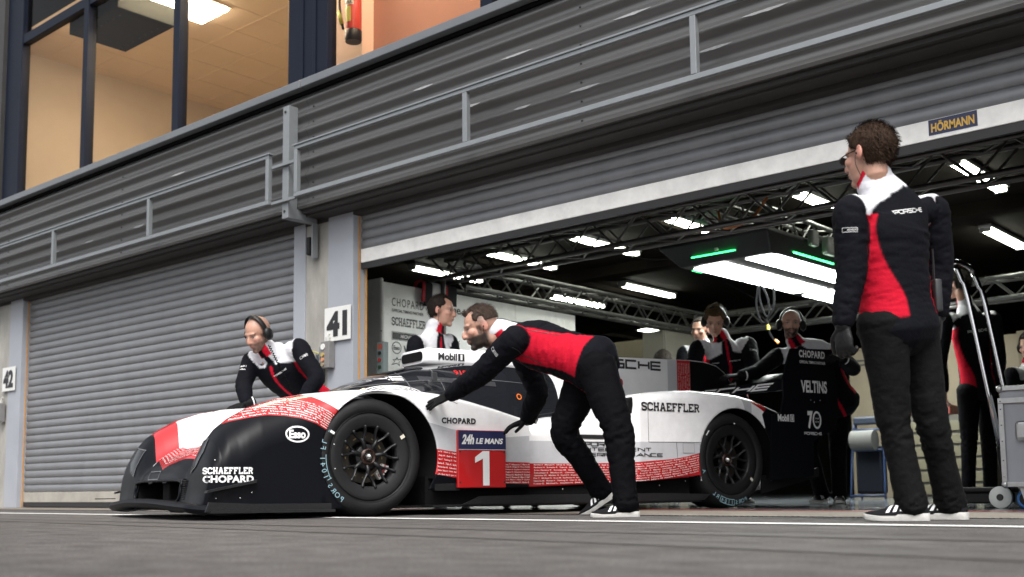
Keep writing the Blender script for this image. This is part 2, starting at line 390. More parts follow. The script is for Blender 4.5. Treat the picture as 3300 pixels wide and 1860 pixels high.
M_mark = mat('tyre_mark_rubber', (.064, .0605, .0585), .8, var=.35, vscale=12)
for x0, y0, x1, y1, cv in ((-12., 3.1, 4., 1.55, .5), (-14., 3.55, 4., 3.2, -.15)):
    V = []; n = 30
    for i in range(n + 1):
        q = i / n; y = y0 + (y1 - y0) * q + cv * math.sin(q * 3.1); w = .11 + .02 * math.sin(q * 17); V += [(x0 + (x1 - x0) * q, y - w, .0022), (x0 + (x1 - x0) * q, y + w, .0022)]
    tag(obj('road_tyre_mark', V, [(2 * i, 2 * i + 2, 2 * i + 3, 2 * i + 1) for i in range(n)], M_mark), kind='structure')
dr = MB()
for i in range(560):
    x = -18 + i * .036; dr.box((x, 5.135, -.004), (x + .022, 5.185, .003))
dr.box((-60, 5.12, -.006), (40, 5.2, -.005)); tag(dr.build('drain_channel', M_drain), 'narrow black slotted drain channel along the garage threshold', 'drain')

# ------------------------------------------------------------------ the pit building
PB = empty('pit_building', (-7.3, 6.0, 0), 0, 'grey pit building with corrugated fascia, roller shutters and lit upper windows', 'building')
PBI = Matrix.Translation((7.3, -6.0, 0))
def pb(o, parent=PB):
    """world coordinates -> child of the building"""
    if parent is PB: o.data.transform(PBI)
    else: o.data.transform(PBI)
    o.parent = parent; return o
YS, YF, YC = 6.1, 6.0, 5.80          # shutter plane, pillar face, corrugated fascia
X0, X1 = -30., 10.
# corrugated fascia
def corrugated(name, x0, x1):
    zs = np.arange(2.565, 3.56, .0083); V = []; F = []; xs = np.linspace(x0, x1, 8)
    for x in xs:
        for z in zs:
            ph = (z - 2.565) / .1335 * 2 * math.pi; c = .5 + .5 * math.cos(ph); V.append((x, YC - .034 * c ** 1.35 , z))
    n = len(zs)
    for i in range(len(xs) - 1):
        for j in range(n - 1): F.append((i * n + j, (i + 1) * n + j, (i + 1) * n + j + 1, i * n + j + 1))
    return obj(name, V, F, M_clad, None, True)
for a, b in ((-30.6, -13.052), (-13.05, -7.337), (-7.335, -1.552), (-1.55, 9.4)):
    pb(corrugated('fascia_cladding', a, b))
sc = MB()
for x in (-7.27, -4.4, -10.4, -1.5, -13.0):
    for z in np.arange(2.63, 3.5, .1335):
        sc.ball((x, YC - .004, z), .007, 8, 5)
pb(sc.build('cladding_screw', M_trim, None, True))
# scuffs where paint has been touched up: short worn patches on the crests
M_scuff = mat('pale_scuff', (.24, .245, .25), .6, var=.25, vscale=40)
def scuff(x, k, w):
    z = 2.565 + k * .1335 + .004; V = []; F = []; n = 14
    for i in range(n + 1):
        q = i / n; h = .0085 * math.sin(math.pi * q) ** .7 * (.8 + .4 * random.random()) + .001
        for s_ in (-1, 1):
            zz = z + s_ * h; ph = (zz - 2.565) / .1335 * 2 * math.pi; c = .5 + .5 * math.cos(ph); V.append((x + w * (q - .5), YC - .034 * c ** 1.35 - .003, zz))
    for i in range(n): F.append((2 * i, 2 * i + 2, 2 * i + 3, 2 * i + 1))
    return V, F
for x, k, w in ((-9.95, 4, .2), (-10.9, 4, .18), (-12.1, 4, .16), (-9.3, 5, .24), (-10.0, 2, .2), (-11.0, 2, .18), (-11.75, 2, .16), (-5.9, 5, .22), (-4.95, 5, .3), (-3.95, 5, .3), (-4.9, 2, .16), (-4.35, 2, .26), (-5.4, 3, .2), (-3.35, 2, .25), (-3.0, 3, .3), (-2.7, 5, .25), (-6.7, 4, .15)):
    sf = MB(); sf.add(*scuff(x, k, w)); pb(sf.build('worn_patch', M_scuff, None, True))
# coping, black shadow gap, bottom trim, soffit
m = MB(); m.bbox((X0, 5.70, 3.585), (-7.345, 6.02, 3.655), .006); m.bbox((-7.335, 5.70, 3.585), (X1, 6.02, 3.655), .006); pb(m.build('coping', M_coping))
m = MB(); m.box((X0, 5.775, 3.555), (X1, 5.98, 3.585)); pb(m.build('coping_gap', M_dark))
m = MB(); m.bbox((X0, 5.765, 2.545), (X1, 5.83, 2.575), .004); m.box((X0, 5.80, 2.515), (X1, 5.845, 2.5449)); pb(m.build('fascia_trim', M_trim))
m = MB(); m.box((X0, 5.845, 2.50), (X1, 6.0, 2.53)); m.box((X0, 6.0005, 2.47), (X1, 6.35, 2.53)); pb(m.build('soffit', M_trim))
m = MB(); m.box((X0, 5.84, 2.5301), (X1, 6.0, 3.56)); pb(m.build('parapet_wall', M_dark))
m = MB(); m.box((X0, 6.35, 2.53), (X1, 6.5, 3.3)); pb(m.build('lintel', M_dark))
# pillars (pitch 6.23 m): grey-blue jambs, a concrete strip, an orange guide
def pillar(dx):
    p = MB(); p.bbox((-7.785 + dx, YF, 0), (-7.622 + dx, 6.16, 2.50), .004); p.bbox((-7.31 + dx, YF, 0), (-6.985 + dx, 6.16, 2.50), .004)
    o = pb(p.build('pillar', M_jamb))
    q = MB(); q.box((-7.621 + dx, YF + .012, 0), (-7.311 + dx, 6.15, 2.50)); c = q.build('concrete_core', M_concrete); c.data.transform(PBI); c.parent = o
    g = MB(); g.box((-6.984 + dx, 6.062, 0), (-6.979 + dx, 6.074, 2.49)); g.box((-6.984 + dx, 6.135, 0), (-6.978 + dx, 6.15, 2.4)); c = g.build('shutter_guide', M_orange); c.data.transform(PBI); c.parent = o
    return o
for dx in (-12.24, -6.02, 0, 6.25, 12.4): pillar(dx)
# roller shutters
M_bar_dull = mat('shutter_bar_dusty', (.33, .31, .275), .6, metal=.1, var=.2, vscale=6)
def shutter(x0, x1, zb, ztop=2.52):
    zs = []; V = []; F = []; z = zb + .17; P = .0835
    prof = []
    while z < ztop:
        for k in range(8):
            q = k / 7.; prof.append((z + P * (q * .94 + .03), YS - .0125 * (1 - (2 * q - 1) ** 2) ** .8))
        prof.append((z + P * .995, YS + .006)); z += P
    n = len(prof); xs = np.linspace(x0, x1, 6)
    for x in xs: V += [(x, y, zz) for zz, y in prof]
    for i in range(len(xs) - 1):
        for j in range(n - 1): F.append((i * n + j, (i + 1) * n + j, (i + 1) * n + j + 1, i * n + j + 1))
    s = pb(obj('roller_shutter', V, F, M_slat, None, True, 50))
    b = MB(); b.bbox((x0, YS - .02, zb + .052), (x1, YS + .02, zb + .168), .004); b = b.build('bottom_bar', M_bar if zb > 1 else M_bar_dull); b.data.transform(PBI); b.parent = s
    r = MB(); r.box((x0, YS - .014, zb), (x1, YS + .014, zb + .0515)); r = r.build('rubber_seal', M_rubber); r.data.transform(PBI); r.parent = s
    return s
s1 = shutter(-13.0, -7.7, .01); s1['label'] = 'closed grey roller shutter'
s2 = shutter(-6.98, -1.54, 2.015); s2['label'] = 'raised grey roller shutter above the open garage'
s3 = shutter(-.73, 4.6, .01); s4 = shutter(-19.2, -13.9, .01)
# maker's plate on the raised shutter
q = flat_on('maker_plate', rect2d(.265, .088), (-2.055, YS - .0225, 2.135), (1, 0, 0), (0, 0, 1), mat('plate_blue', (.018, .024, .07), .4)); q.data.transform(PBI); q.parent = s2
V = fit(glyphs('HÖRMANN', 1, .035), .235, .062); t_ = flat_on('lettering', V, (-2.055, YS - .0245, 2.137), (1, 0, 0), (0, 0, 1), mat('gold_letter', (.6, .36, .06), .45)); t_.data.transform(PBI); t_.parent = s2
# upper storey: navy frames, bronze panes, a warm room behind
YW = 6.12
for x0, x1 in ((-13.86, -13.44), (-11.87, -11.765), (-9.945, -9.83), (-7.99, -7.43), (-5.58, -5.46), (-3.6, -3.5), (-1.6, -1.0), (1, 1.1), (-16.2, -16.1)):
    fr = MB(); fr.bbox((x0, YW - .05, 3.6), (x1, YW + .06, 7.6), .006); pb(fr.build('mullion', M_navy))
for x0 in (-7.80, -7.62): fr = MB(); fr.bbox((x0, YW - .062, 3.6), (x0 + .04, YW - .051, 7.6), .004); pb(fr.build('mullion_seam', M_navy))
for x0, x1 in ((-13.44, -11.87), (-11.765, -9.945)): fr = MB(); fr.bbox((x0, YW - .04, 5.82), (x1, YW + .05, 5.94), .006); pb(fr.build('transom', M_navy))
for x0, x1 in ((-13.44, -11.87), (-11.765, -9.945), (-9.83, -7.99), (-7.43, -5.58), (-5.46, -3.6), (-3.5, -1.6)):
    pb(obj('window_pane', [(x0, YW + .01, 3.6), (x1, YW + .01, 3.6), (x1, YW + .01, 7.6), (x0, YW + .01, 7.6)], [(0, 1, 2, 3)], M_glass))
m = MB(); m.box((X0, YW - .1, 3.55), (-13.86, YW + .1, 7.6)); m.box((-1.0, YW - .1, 3.6), (X1, YW + .1, 7.6)); m.box((X0, YW - .1, 7.6), (X1, 13.5, 7.9)); pb(m.build('upper_wall', M_trim))
m = MB(); m.box((-14.2, 12.6, 3.3), (-1, 12.7, 6.2)); m.box((-14.2, YW + .1, 3.3), (-14.1, 12.6, 6.2)); pb(m.build('office_wall', M_office))
m = MB(); m.box((-7.95, 6.95, 3.3), (-1, 7.05, 6.2)); pb(m.build('office_partition', M_office_pink))
m = MB(); m.box((-8.18, 6.80, 3.3), (-7.80, 6.949, 6.2)); pb(m.build('office_post', mat('office_post', (.68, .52, .42), .7)))
m = MB(); m.box((-14.2, YW + .07, 3.2), (-1, 12.7, 3.3)); pb(m.build('office_floor', M_office))
m = MB(); m.box((-14.2, YW + .07, 6.0), (-1, 12.7, 6.08))
cg = pb(m.build('office_ceiling', M_office_ceil)); m = MB()
for i in range(12): m.box((-14.1, 6.7 + i * .6, 5.996), (-1, 6.712 + i * .6, 5.9999))
for i in range(20): m.box((-13.9 + i * .6, 6.2, 5.994), (-13.888 + i * .6, 12.6, 5.9955))
c = m.build('ceiling_grid', mat('ceiling_grid', (.605, .498, .376), .8)); c.data.transform(PBI); c.parent = cg
# one visible ceiling lamp, added unseen lamps and the black bulkhead upstairs
def office_lamp(x, y):
    t = empty('ceiling_lamp', (x, y, 5.99), 0, None, 'lamp', 'ceiling lamps in the upstairs office')
    f = MB(); f.box((-.32, -.32, -.014), (.32, .32, -.0005)); f.build('lamp_housing', M_offlamp if False else mat('lamp_housing', (.6, .5, .4), .5), t)
    d = MB()
    for i in range(4):
        d.bbox((-.29 + i * .15, -.29, -.04), (-.17 + i * .15, .29, -.0145), .008)
    d.build('diffuser', M_offlamp, t); return t
office_lamp(-11.25, 7.15)['label'] = 'lit square ceiling lamp behind the widest upper window pane'
for x in (-12.4, -11.2, -10.0, -8.8): office_lamp(x, 6.56)['label'] = 'unseen lamp added to brighten the office close behind the upper windows'  # added out of view to light the room; only the lamp above shows
office_lamp(-6.6, 6.56)['label'] = 'unseen lamp added to brighten the salmon partition upstairs'  # another added unseen lamp, for the salmon pane
t = empty('ceiling_duct', (-11.9, 6.55, 5.72), 0, 'black square duct under the office ceiling behind the glass', 'duct')
m = MB(); m.bbox((-.62, -.33, 0), (.52, .42, .27), .01); m.build('duct_casing', mat('duct_black', (.006, .0075, .006), .7, spec=.1, var=.2, vscale=5), t)
m = MB(); [m.cyl((-.5 + i * .14, -.2 + j * .5, -.006), (-.5 + i * .14, -.2 + j * .5, -.0005), .012, 8) for i in range(7) for j in (0, 1)]; m.build('rivet', M_blackpl, t)
# fire extinguisher
t = empty('fire_extinguisher', (-7.81, 6.70, 4.40), 0, 'red fire extinguisher with black base hanging behind the upper window', 'fire extinguisher')
m = MB(); m.lathe([(.0, 0), (.072, 0), (.078, .02), (.078, .46), (.06, .53), (.03, .57), (0, .575)], (0, 0, .06), (0, 0, 1), 28); m.build('cylinder', mat('extinguisher_red', (.5, .045, .03), .35, coat=.5), t, True, 40)
m = MB(); m.lathe([(0, -.03), (.076, -.03), (.083, -.01), (.083, .075), (.079, .08)], (0, 0, .06), (0, 0, 1), 28); m.build('base', M_blackpl, t, True, 40)
m = MB(); m.pipe([(-.05, -.03, .62), (-.14, -.05, .5), (-.13, -.05, .32), (-.09, -.05, .17)], .012); m.build('hose', M_blackpl, t, True)
m = MB(); m.cyl((-.15, -.055, .36), (-.105, -.055, .22), .02, 10); m.build('nozzle', mat('lime_plastic', (.33, .42, .03), .5), t, True)
m = MB(); m.add([(.0796 * math.sin(q), -.0796 * math.cos(q), .06 + z) for q in np.linspace(-.55, .55, 9) for z in (.15, .30)], [(2 * i, 2 * i + 2, 2 * i + 3, 2 * i + 1) for i in range(8)]); lab = m.build('label_band', mat('extinguisher_label', (.5, .5, .12), .5), t, True)
m = MB(); m.add([(.0796 * math.sin(q), -.0796 * math.cos(q), .06 + z) for q in np.linspace(-.85, .85, 9) for z in (.315, .365)], [(2 * i, 2 * i + 2, 2 * i + 3, 2 * i + 1) for i in range(8)]); m.build('label_band', M_sign, t, True)
V = fit(glyphs('ANSUL', 1, .03), .12, .035); o = obj('lettering', [(.0802 * math.sin(p[0] / .08), -.0802 * math.cos(p[0] / .08), .40 + p[1]) for p in refine(V, .01)[0]], refine(V, .01)[1], M_black_paint, t)

# ------------------------------------------------------------------ railing frames and their bracket on the fascia
def railing(x0, x1, mids, label):
    t = empty('guard_rail', (x0, 5.62, 2.6), 0, label, 'railing', 'rail frames along the fascia'); w = x1 - x0
    m = MB(); m.bbox((0, -.02, .0), (w, .02, .035), .003); m.build('bottom_rail', M_rail, t)
    m = MB(); m.bbox((-.015, -.03, .435), (w + .015, .03, .449), .003); m.bbox((0, -.02, .405), (w, .02, .4345), .003); m.build('top_rail', M_rail, t)
    for x in [0.0] + [a - x0 for a in mids] + [w - .042]:
        m = MB(); m.bbox((x, -.021, .0355), (x + .042, .021, .4045), .003); m.build('upright', M_rail, t)
    return t
railing(-13.6, -7.63, (-11.52, -9.58), 'grey rail frame on the fascia left of the angle bracket')
railing(-7.28, -1.45, (-5.33, -3.42), 'grey rail frame on the fascia right of the angle bracket')
def bracket(dx, label):
    t = empty('angle_bracket', (-7.46 + dx, 5.66, 2.46), 0, label, 'bracket')
    m = MB(); m.bbox((-.045, -.005, 0), (.03, .003, .98), .002); m.bbox((.0305, -.005, 0), (.0385, .09, .98), .002); m.build('post', M_rail, t)
    m = MB(); m.bbox((-.045, .0035, 0), (.03, .30, .01), .002); m.bbox((.0305, .0905, -.0), (.0385, .30, .085), .002); m.build('arm', M_rail, t)
    m = MB(); m.bbox((-.045, .31, -.30), (.03, .318, .05), .002); m.bbox((.0305, .255, -.30), (.0385, .318, -.001), .002); m.build('foot', M_rail, t)
    for z0 in (.45, .135): m = MB(); m.bbox((-.16, -.035, z0), (.17, -.006, z0 + .025), .002); m.build('cross_piece', M_rail, t)
    m = MB(); [m.cyl((-.005, .3, z), (-.005, .312, z), .014, 8) for z in (-.02, -.24)]; [m.cyl((-.01, -.012, z), (-.01, -.004, z), .012, 8) for z in (.06, .93)]; m.build('bolt', M_trim, t)
    return t
bracket(0, 'grey steel angle bracket holding the rail frames beside the number 41 pillar')
# small black sensor on the concrete strip
t = MB(); t.bbox((-7.56, 5.955, 2.2), (-7.51, 6.01, 2.36), .012); tag(t.build('floodlight_sensor', M_blackpl), 'small black box on the concrete strip under the soffit', 'sensor')

# number signs
def number_sign(x, z, s, label):
    t = empty('number_sign', (x, 5.985, z), 0, label, 'sign')
    m = MB(); m.bbox((-.168, -.008, -.145), (.168, .0, .145), .003); m.build('plate', M_sign, t)
    V = fit(glyphs(s, 1, .055), .265, .215); flat_on('lettering', V, (-.003, -.0105, 0), (1, 0, 0), (0, 0, 1), M_black_paint, t); return t
number_sign(-7.158, 1.558, '41', 'white sign reading 41 on the grey pillar')
number_sign(-13.27, 1.54, '42', 'white sign reading 42 at the left edge')
# key-switch boxes below the signs
def switch_box(x, z, label):
    t = empty('switch_box', (x, 5.998, z), 0, label, 'switch box')
    m = MB(); m.bbox((-.055, -.07, -.115), (.055, -.001, .115), .006); m.build('case', M_grey_box, t)
    m = MB(); m.cyl((-.02, -.071, .068), (-.02, -.077, .068), .026, 16); m.build('key_switch', M_sign, t)
    for dz, c_ in ((.0, (.42, .3, .08)), (-.042, (.5, .22, .1)), (-.084, (.25, .2, .12))):
        m = MB(); m.cyl((-.02, -.071, dz), (-.02, -.083, dz), .017, 14); m.build('push_button', mat('button_%d' % int(-dz * 1000), c_, .4), t)
    m = MB(); m.cyl((0, -.035, .1155), (0, -.035, .15), .022, 12); m.pipe([(0, -.035, .15), (0, -.03, .175), (.012, -.012, .19)], .007); m.build('cable_gland', mat('pale_plastic', (.45, .45, .42), .5), t)
    return t
switch_box(-7.262, 1.30, 'grey switch box with key and buttons below the 41 sign')
switch_box(-13.42, 1.14, 'dark switch box below the 42 sign')
# perforated cable rail with a lamp-lead, between concrete and pillar
t = empty('cable_rail', (-7.36, 6.0, .62), 0, 'perforated metal cable rail with loose wires on the pillar', 'cable rail')
m = MB(); m.bbox((-.02, -.035, 0), (.012, 0, .76), .002); m.bbox((-.075, -.03, 0), (-.062, 0, .7), .002); m.build('rail', M_rail, t)
m = MB(); [m.box((-.008, -.0365, .05 + i * .05), (.0, -.0352, .075 + i * .05)) for i in range(13)]; m.build('slot', M_dark, t)
m = MB(); m.pipe([(-.02, -.03, .7), (-.1, -.06, .72), (-.2, -.05, .62), (-.22, -.03, .55), (-.16, -.05, .5)], .007); m.build('wire', mat('yellow_wire', (.33, .3, .08), .5), t, True)
# green control panel inside the door
t = empty('door_control_panel', (-7.17, 6.50, .98), 0, 'tall grey green door control panel with buttons beside the orange guide', 'control panel')
m = MB(); m.bbox((-.045, -.03, 0), (.045, .03, .47), .006); m.build('case', mat('panel_green_grey', (.2, .25, .25), .5, var=.1), t)
for z, c_ in ((.37, (.02, .02, .02)), (.31, (.4, .03, .03)), (.25, (.03, .06, .03)), (.12, (.3, .28, .2))):
    m = MB(); m.cyl((0, -.031, z), (0, -.042, z), .017, 12); m.build('push_button', mat('pb_%d' % int(z * 100), c_, .4), t)
m = MB(); m.box((-.03, -.0325, .405), (.03, -.0305, .45)); m.build('badge', mat('badge_orange', (.45, .1, .06), .5), t)
V = fit(glyphs('420R'), .05, .02); flat_on('lettering', V, (0, -.0312, .03), (1, 0, 0), (0, 0, 1), M_black_paint, t)

# ------------------------------------------------------------------ inside the garage
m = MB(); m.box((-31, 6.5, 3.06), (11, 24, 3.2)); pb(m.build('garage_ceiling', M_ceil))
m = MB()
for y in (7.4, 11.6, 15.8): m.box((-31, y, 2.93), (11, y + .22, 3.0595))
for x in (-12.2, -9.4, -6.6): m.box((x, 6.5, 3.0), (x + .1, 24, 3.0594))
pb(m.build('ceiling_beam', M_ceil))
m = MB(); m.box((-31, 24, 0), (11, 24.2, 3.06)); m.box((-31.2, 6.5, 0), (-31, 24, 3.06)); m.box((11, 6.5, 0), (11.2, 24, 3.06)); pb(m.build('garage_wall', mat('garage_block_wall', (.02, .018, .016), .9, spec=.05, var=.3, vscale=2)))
# white partition with the sponsors, left
t = empty('partition_wall', (-8.05, 7.3, 0), 0, 'white partition with sponsor lettering inside the garage on the left', 'partition')
m = MB(); m.bbox((-.04, 0, .02), (0, .86, 2.22), .012); m.bbox((-.04, .865, .02), (0, 2.0, 2.22), .003); m.bbox((-.04, 2.005, .02), (0, 3.1, 2.22), .003); m.build('panel', M_panel, t)
m = MB(); m.bbox((-.62, -.02, .02), (-.0, .02, 2.26), .02, 3); m.build('end_panel', M_panel, t)
def ptext(VF, y, z): flat_on('lettering', VF, (.003, y, z), (0, 1, 0), (0, 0, 1), M_black_paint, t)
ptext(fit(glyphs('CHOPARD', 1, .0, spacing=1.25), .44, .082), .34, 2.03); ptext(fit(glyphs('OFFICIAL TIMING PARTNER', 1, .02), .44, .03), .34, 1.945)
ptext(fit(strokes('SCHAEFFLER', SLAB, 1, .16, .18), .47, .085), .355, 1.835)
ptext(frame2d(.36, .085, .005), .3, 1.69); ptext(rect2d(.34, .068), .3, 1.69)
V = fit(glyphs('MICHELIN', 1, .03, .25), .22, .036); flat_on('lettering', V, (.0045, .345, 1.69), (0, 1, 0), (0, 0, 1), M_white_paint, t)
ptext(ring2d(.065, .062, .009), .185, 1.57); ptext(fit(glyphs('Esso', 1, .04), .085, .045), .185, 1.57)
ptext(fit(glyphs('VELTINS', 1, .03), .34, .07), .45, 1.565)
star = [(-.08, -.04), (-.035, 0), (-.06, .02), (-.02, .022), (0, .05), (.015, .025), (.09, .045), (.03, -.005), (.04, -.045), (.0, -.02)]
n_ = len(star); ins = [(p[0] * .72, p[1] * .6) for p in star]
ptext((np.array(star + ins), [(i, (i + 1) % n_, n_ + (i + 1) % n_, n_ + i) for i in range(n_)]), .19, 1.43)
ptext(fit(glyphs('vodafone', 1, .02), .5, .09), .86, 2.05); ptext(fit(glyphs('Burgmeister DELUX', 1, .02), .6, .05), .8, 1.70)
m = MB(); m.ball((.002, -.0215, 1.72), .007); m.build('rivet', M_black_paint, t)
# jacket slung over the partition
t = empty('jacket_on_wall', (-8.04, 8.0, 2.22), 0, 'black white and red jacket slung over the white partition', 'jacket')
def cloth(y0, y1, mt, nm, zl, xo):
    V = []; F = []; n = 18; w = 8
    for i in range(n + 1):
        q = i / n; L = -zl * .5 + zl * 1.5 * q
        for j in range(w + 1):
            y = y0 + (y1 - y0) * j / w
            if L < 0: x, z = -.055 - xo, .03 + L
            elif L < .12: a = L / .12 * math.pi; x, z = -.012 - (.043 + xo) * math.cos(a), .03 + (.03 + xo) * math.sin(a)
            else: x, z = .031 + xo, .03 - (L - .12)
            x += .012 * noise.noise((y * 9, z * 5, 3)); V.append((x, y + .02 * math.sin(z * 5) + .10 * max(0, -z) * .4, z))
    for i in range(n):
        for j in range(w): F.append((i * (w + 1) + j, i * (w + 1) + j + 1, (i + 1) * (w + 1) + j + 1, (i + 1) * (w + 1) + j))
    o = obj(nm, V, F, mt, t, True); sm = o.modifiers.new('s', 'SOLIDIFY'); sm.thickness = .012; return o
M_cl_black = mat('cloth_black', (.012, .012, .016), .85, bump=.5, bscale=30); M_cl_red = mat('cloth_red', (.42, .012, .025), .75, bump=.4, bscale=30); M_cl_white = mat('cloth_white', (.62, .62, .64), .8, bump=.4, bscale=30)
cloth(-.21, -.17, M_cl_red, 'piping', .30, .012); cloth(-.172, -.06, M_cl_black, 'sleeve', .34, .005); cloth(-.062, .09, M_cl_white, 'yoke', .22, .006); cloth(.085, .16, M_cl_red, 'side_panel', .2, .008); cloth(.155, .3, M_cl_black, 'back_panel', .3, .004)
# box trusses
def truss(name, a, b, label, h=.24, w=.24, pitch=.5):
    """a, b: lower front chord ends; the box goes up h and across w"""
    a = Vector(a); b = Vector(b); d = (b - a); L = d.length; d.normalize(); s = Vector((-d.y, d.x, 0)) * w; u = Vector((0, 0, h))
    t = empty(name, a, 0, label, 'truss', 'lighting trusses in the garage')
    for nm, o in (('chord', Vector()), ('chord', u), ('chord', s), ('chord', s + u)):
        m = MB(); m.cyl(o, o + d * L, .025, 12)
        for k in range(1, int(L / 2) + 1): m.cyl(o + d * (2 * k - .09), o + d * (2 * k + .09), .0285, 12)
        m.build(nm, M_truss, t, True, 40)
    n = int(L / pitch); m = MB()
    def br(p, q): m.cyl(p, q, .0105, 7)
    for k in range(n):
        x0, x1, x2 = (L * (k + .06) / n, L * (k + .5) / n, L * (k + .94) / n)
        for o in (Vector(), s):
            br(o + u * .92 + d * x0, o + u * .08 + d * (x1 - .02)); br(o + u * .08 + d * (x1 + .02), o + u * .92 + d * x2)
        br(u + d * x0 + s * .05, u + d * x1 + s * .95); br(u + d * x1 + s * .95, u + d * x2 + s * .05)
        br(d * x0 + s * .05, d * x1 + s * .95); br(d * x1 + s * .95, d * x2 + s * .05)
    m.build('bracing', M_truss, t, True, 40); return t
truss('lighting_truss', (-8.1, 8.0, 2.33), (-.2, 8.0, 2.33), 'box truss running parallel to the shutter just inside the opening')
truss('lighting_truss', (-7.86, 8.28, 2.27), (-7.86, 13.4, 2.27), 'box truss running back above the white partition')
truss('lighting_truss', (-7.7, 13.0, 2.25), (-1.5, 13.0, 2.25), 'far box truss crossing behind the mechanics')
truss('lighting_truss', (-5.0, 8.4, 2.60), (-5.0, 13.0, 2.60), 'box truss carrying the bright light box')
t = MB(); t.cyl((-7.98, 8.08, 0), (-7.98, 8.08, 2.32), .03, 14); tag(t.build('truss_leg', M_truss, None, True, 40), 'upright tube carrying the corner of the trusses by the partition', 'post')
# twin fluorescent lamps
TUBES = [(-10.13, 9.7), (-8.83, 9.7), (-7.58, 9.75), (-6.31, 9.76), (-4.84, 9.78), (-3.32, 9.8), (-10.2, 12.6), (-8.9, 12.6), (-6.2, 12.7), (-4.0, 12.7), (-11.2, 16.3), (-7.3, 16.3), (-3.6, 16.3)]
names = {0: 'lit fluorescent lamp nearest the white partition, left of the rest', 1: 'lit fluorescent lamp second from the left, seen through the near truss', 2: 'lit fluorescent lamp third from the left, seen through the near truss', 3: 'lit fluorescent lamp left of the standing mechanic seen above the near truss', 4: 'lit fluorescent lamp beside the head of the standing mechanic', 5: 'lit twin fluorescent lamp at the right behind the near truss',
 6: 'lit fluorescent lamp behind the truss above the white partition', 7: 'lit fluorescent lamp on open ceiling left of the light box', 10: 'small far lit fluorescent lamp left of the headset mechanics'}
for i, (x, y) in enumerate(TUBES):
    t = empty('fluorescent_lamp', (x, y, 3.0), 0, names.get(i, 'far lit fluorescent lamp behind the trusses and mechanics'), 'lamp', 'fluorescent lamps under the garage ceiling')
    m = MB(); m.bbox((-.075, -.02, .015), (.075, 1.3, .058), .008); m.build('batten', mat('batten_white', (.5, .5, .48), .4), t)
    for dx in (-.035, .035):
        m = MB(); m.cyl((dx, 0.02, -.012), (dx, 1.26, -.012), .014, 10); m.build('lamp_tube', M_tube, t, True, 40)
    m = MB(); [m.bbox((-.06, y0, -.03), (.06, y0 + .03, .0145), .005) for y0 in (-.015, 1.262)]; m.build('lamp_holder', mat('batten_white'), t)
# big light box hung over the car
t = empty('light_box', (-5.28, 9.15, 2.30), -.035, 'large black hanging light box with bright panels and green strips', 'light box')
m = MB(); V = []
for z, g in ((.0, 0.0), (.16, .1), (.2, .1)): V += [(-.50 - g, .0 - 2.2 * g, z), (.5 + g, .0 - 2.2 * g, z), (.5 + g, 4.5, z), (-.5 - g, 4.5, z)]
F = [(3, 2, 1, 0), (8, 9, 10, 11)] + [(4 * k + i, 4 * k + (i + 1) % 4, 4 * k + 4 + (i + 1) % 4, 4 * k + 4 + i) for k in (0, 1) for i in range(4)]
o = obj('housing', V, F, mat('light_box_black', (.008, .0085, .011), .42, spec=.3, rvar=.1, vscale=4), t); bv = o.modifiers.new('b', 'BEVEL'); bv.width = .012; bv.segments = 2
for x, hw in ((-.235, .20), (.345, .155)):
    for y0, y1 in ((.07, 2.1), (2.24, 4.3)):
        V = [(x - hw, y0, 0), (x, y0 - .02, 0), (x + hw * .8, y0, 0), (x + hw, y0 + .08, 0), (x + hw, y1, 0), (x - hw, y1, 0)]
        if x < 0: V = [(x - hw, y0 + .07, 0), (x - .08, y0, 0), (x + hw, y0 - .02, 0), (x + hw, y1, 0), (x - hw, y1, 0)]
        m = MB(); m.prism([(p[0], p[1]) for p in V], lambda a, b: (a, b, -.006), lambda a, b: (a, b, -.002)); m.build('diffuser', M_led, t)
m = MB()
for i in range(34): m.box((-.30 + i * .0145, -.105, .05), (-.292 + i * .0145, -.095, .062))
m.build('led_strip', M_green, t)
m = MB(); [m.box((.535, .35 + i * .02, .04), (.545, .362 + i * .02, .055)) for i in range(40)]; m.build('led_strip', M_green, t)
m = MB(); m.box((-.535, .25, .01), (-.525, .42, .02)); m.build('led_strip', M_green, t)
for p_, q_ in (((.60, .5, .12), (.67, .62, .28)), ((.60, .78, .08), (.68, 1.0, .26))): m = MB(); m.bbox(p_, q_, .02); m.build('control_unit', M_grey_box, t)
m = MB(); m.bbox((-.02, -.14, .075), (.02, -.12, .115), .006); m.build('sensor', M_sign, t)
for x in (-.45, .45):
    for y in (.3, 3.9): m = MB(); m.cyl((x, y, .2), (x, y, .72), .012, 8); m.build('hanger', M_blackpl, t)
# looped air hose with its orange plug
t = empty('hanging_hose', (-5.66, 10.5, 2.28), 0, 'looped black cable with yellow band and orange plug hanging behind the mechanics', 'cable')
m = MB(); m.pipe([(0, 0, .0), (-.03, .0, -.2), (.01, 0, -.36), (.07, 0, -.40), (.12, 0, -.3), (.1, 0, -.12), (.03, 0, .0), (.0, .02, -.12), (.05, .02, -.3), (.1, .02, -.34), (.16, .02, -.25), (.17, .02, -.05), (.12, .0, .02)], .011, 8, 6); m.pipe([(.09, 0, -.38), (.11, 0, -.5), (.15, 0, -.58), (.18, 0, -.6)], .011, 8, 5); m.build('cable', M_cable, t, True)
m = MB(); m.cyl((.097, 0, -.43), (.108, 0, -.48), .015, 10); m.build('band', mat('band_yellow', (.5, .42, .04), .5), t)
m = MB(); m.cyl((.178, 0, -.598), (.215, 0, -.635), .016, 10); m.build('plug', mat('plug_orange', (.55, .17, .03), .5), t)
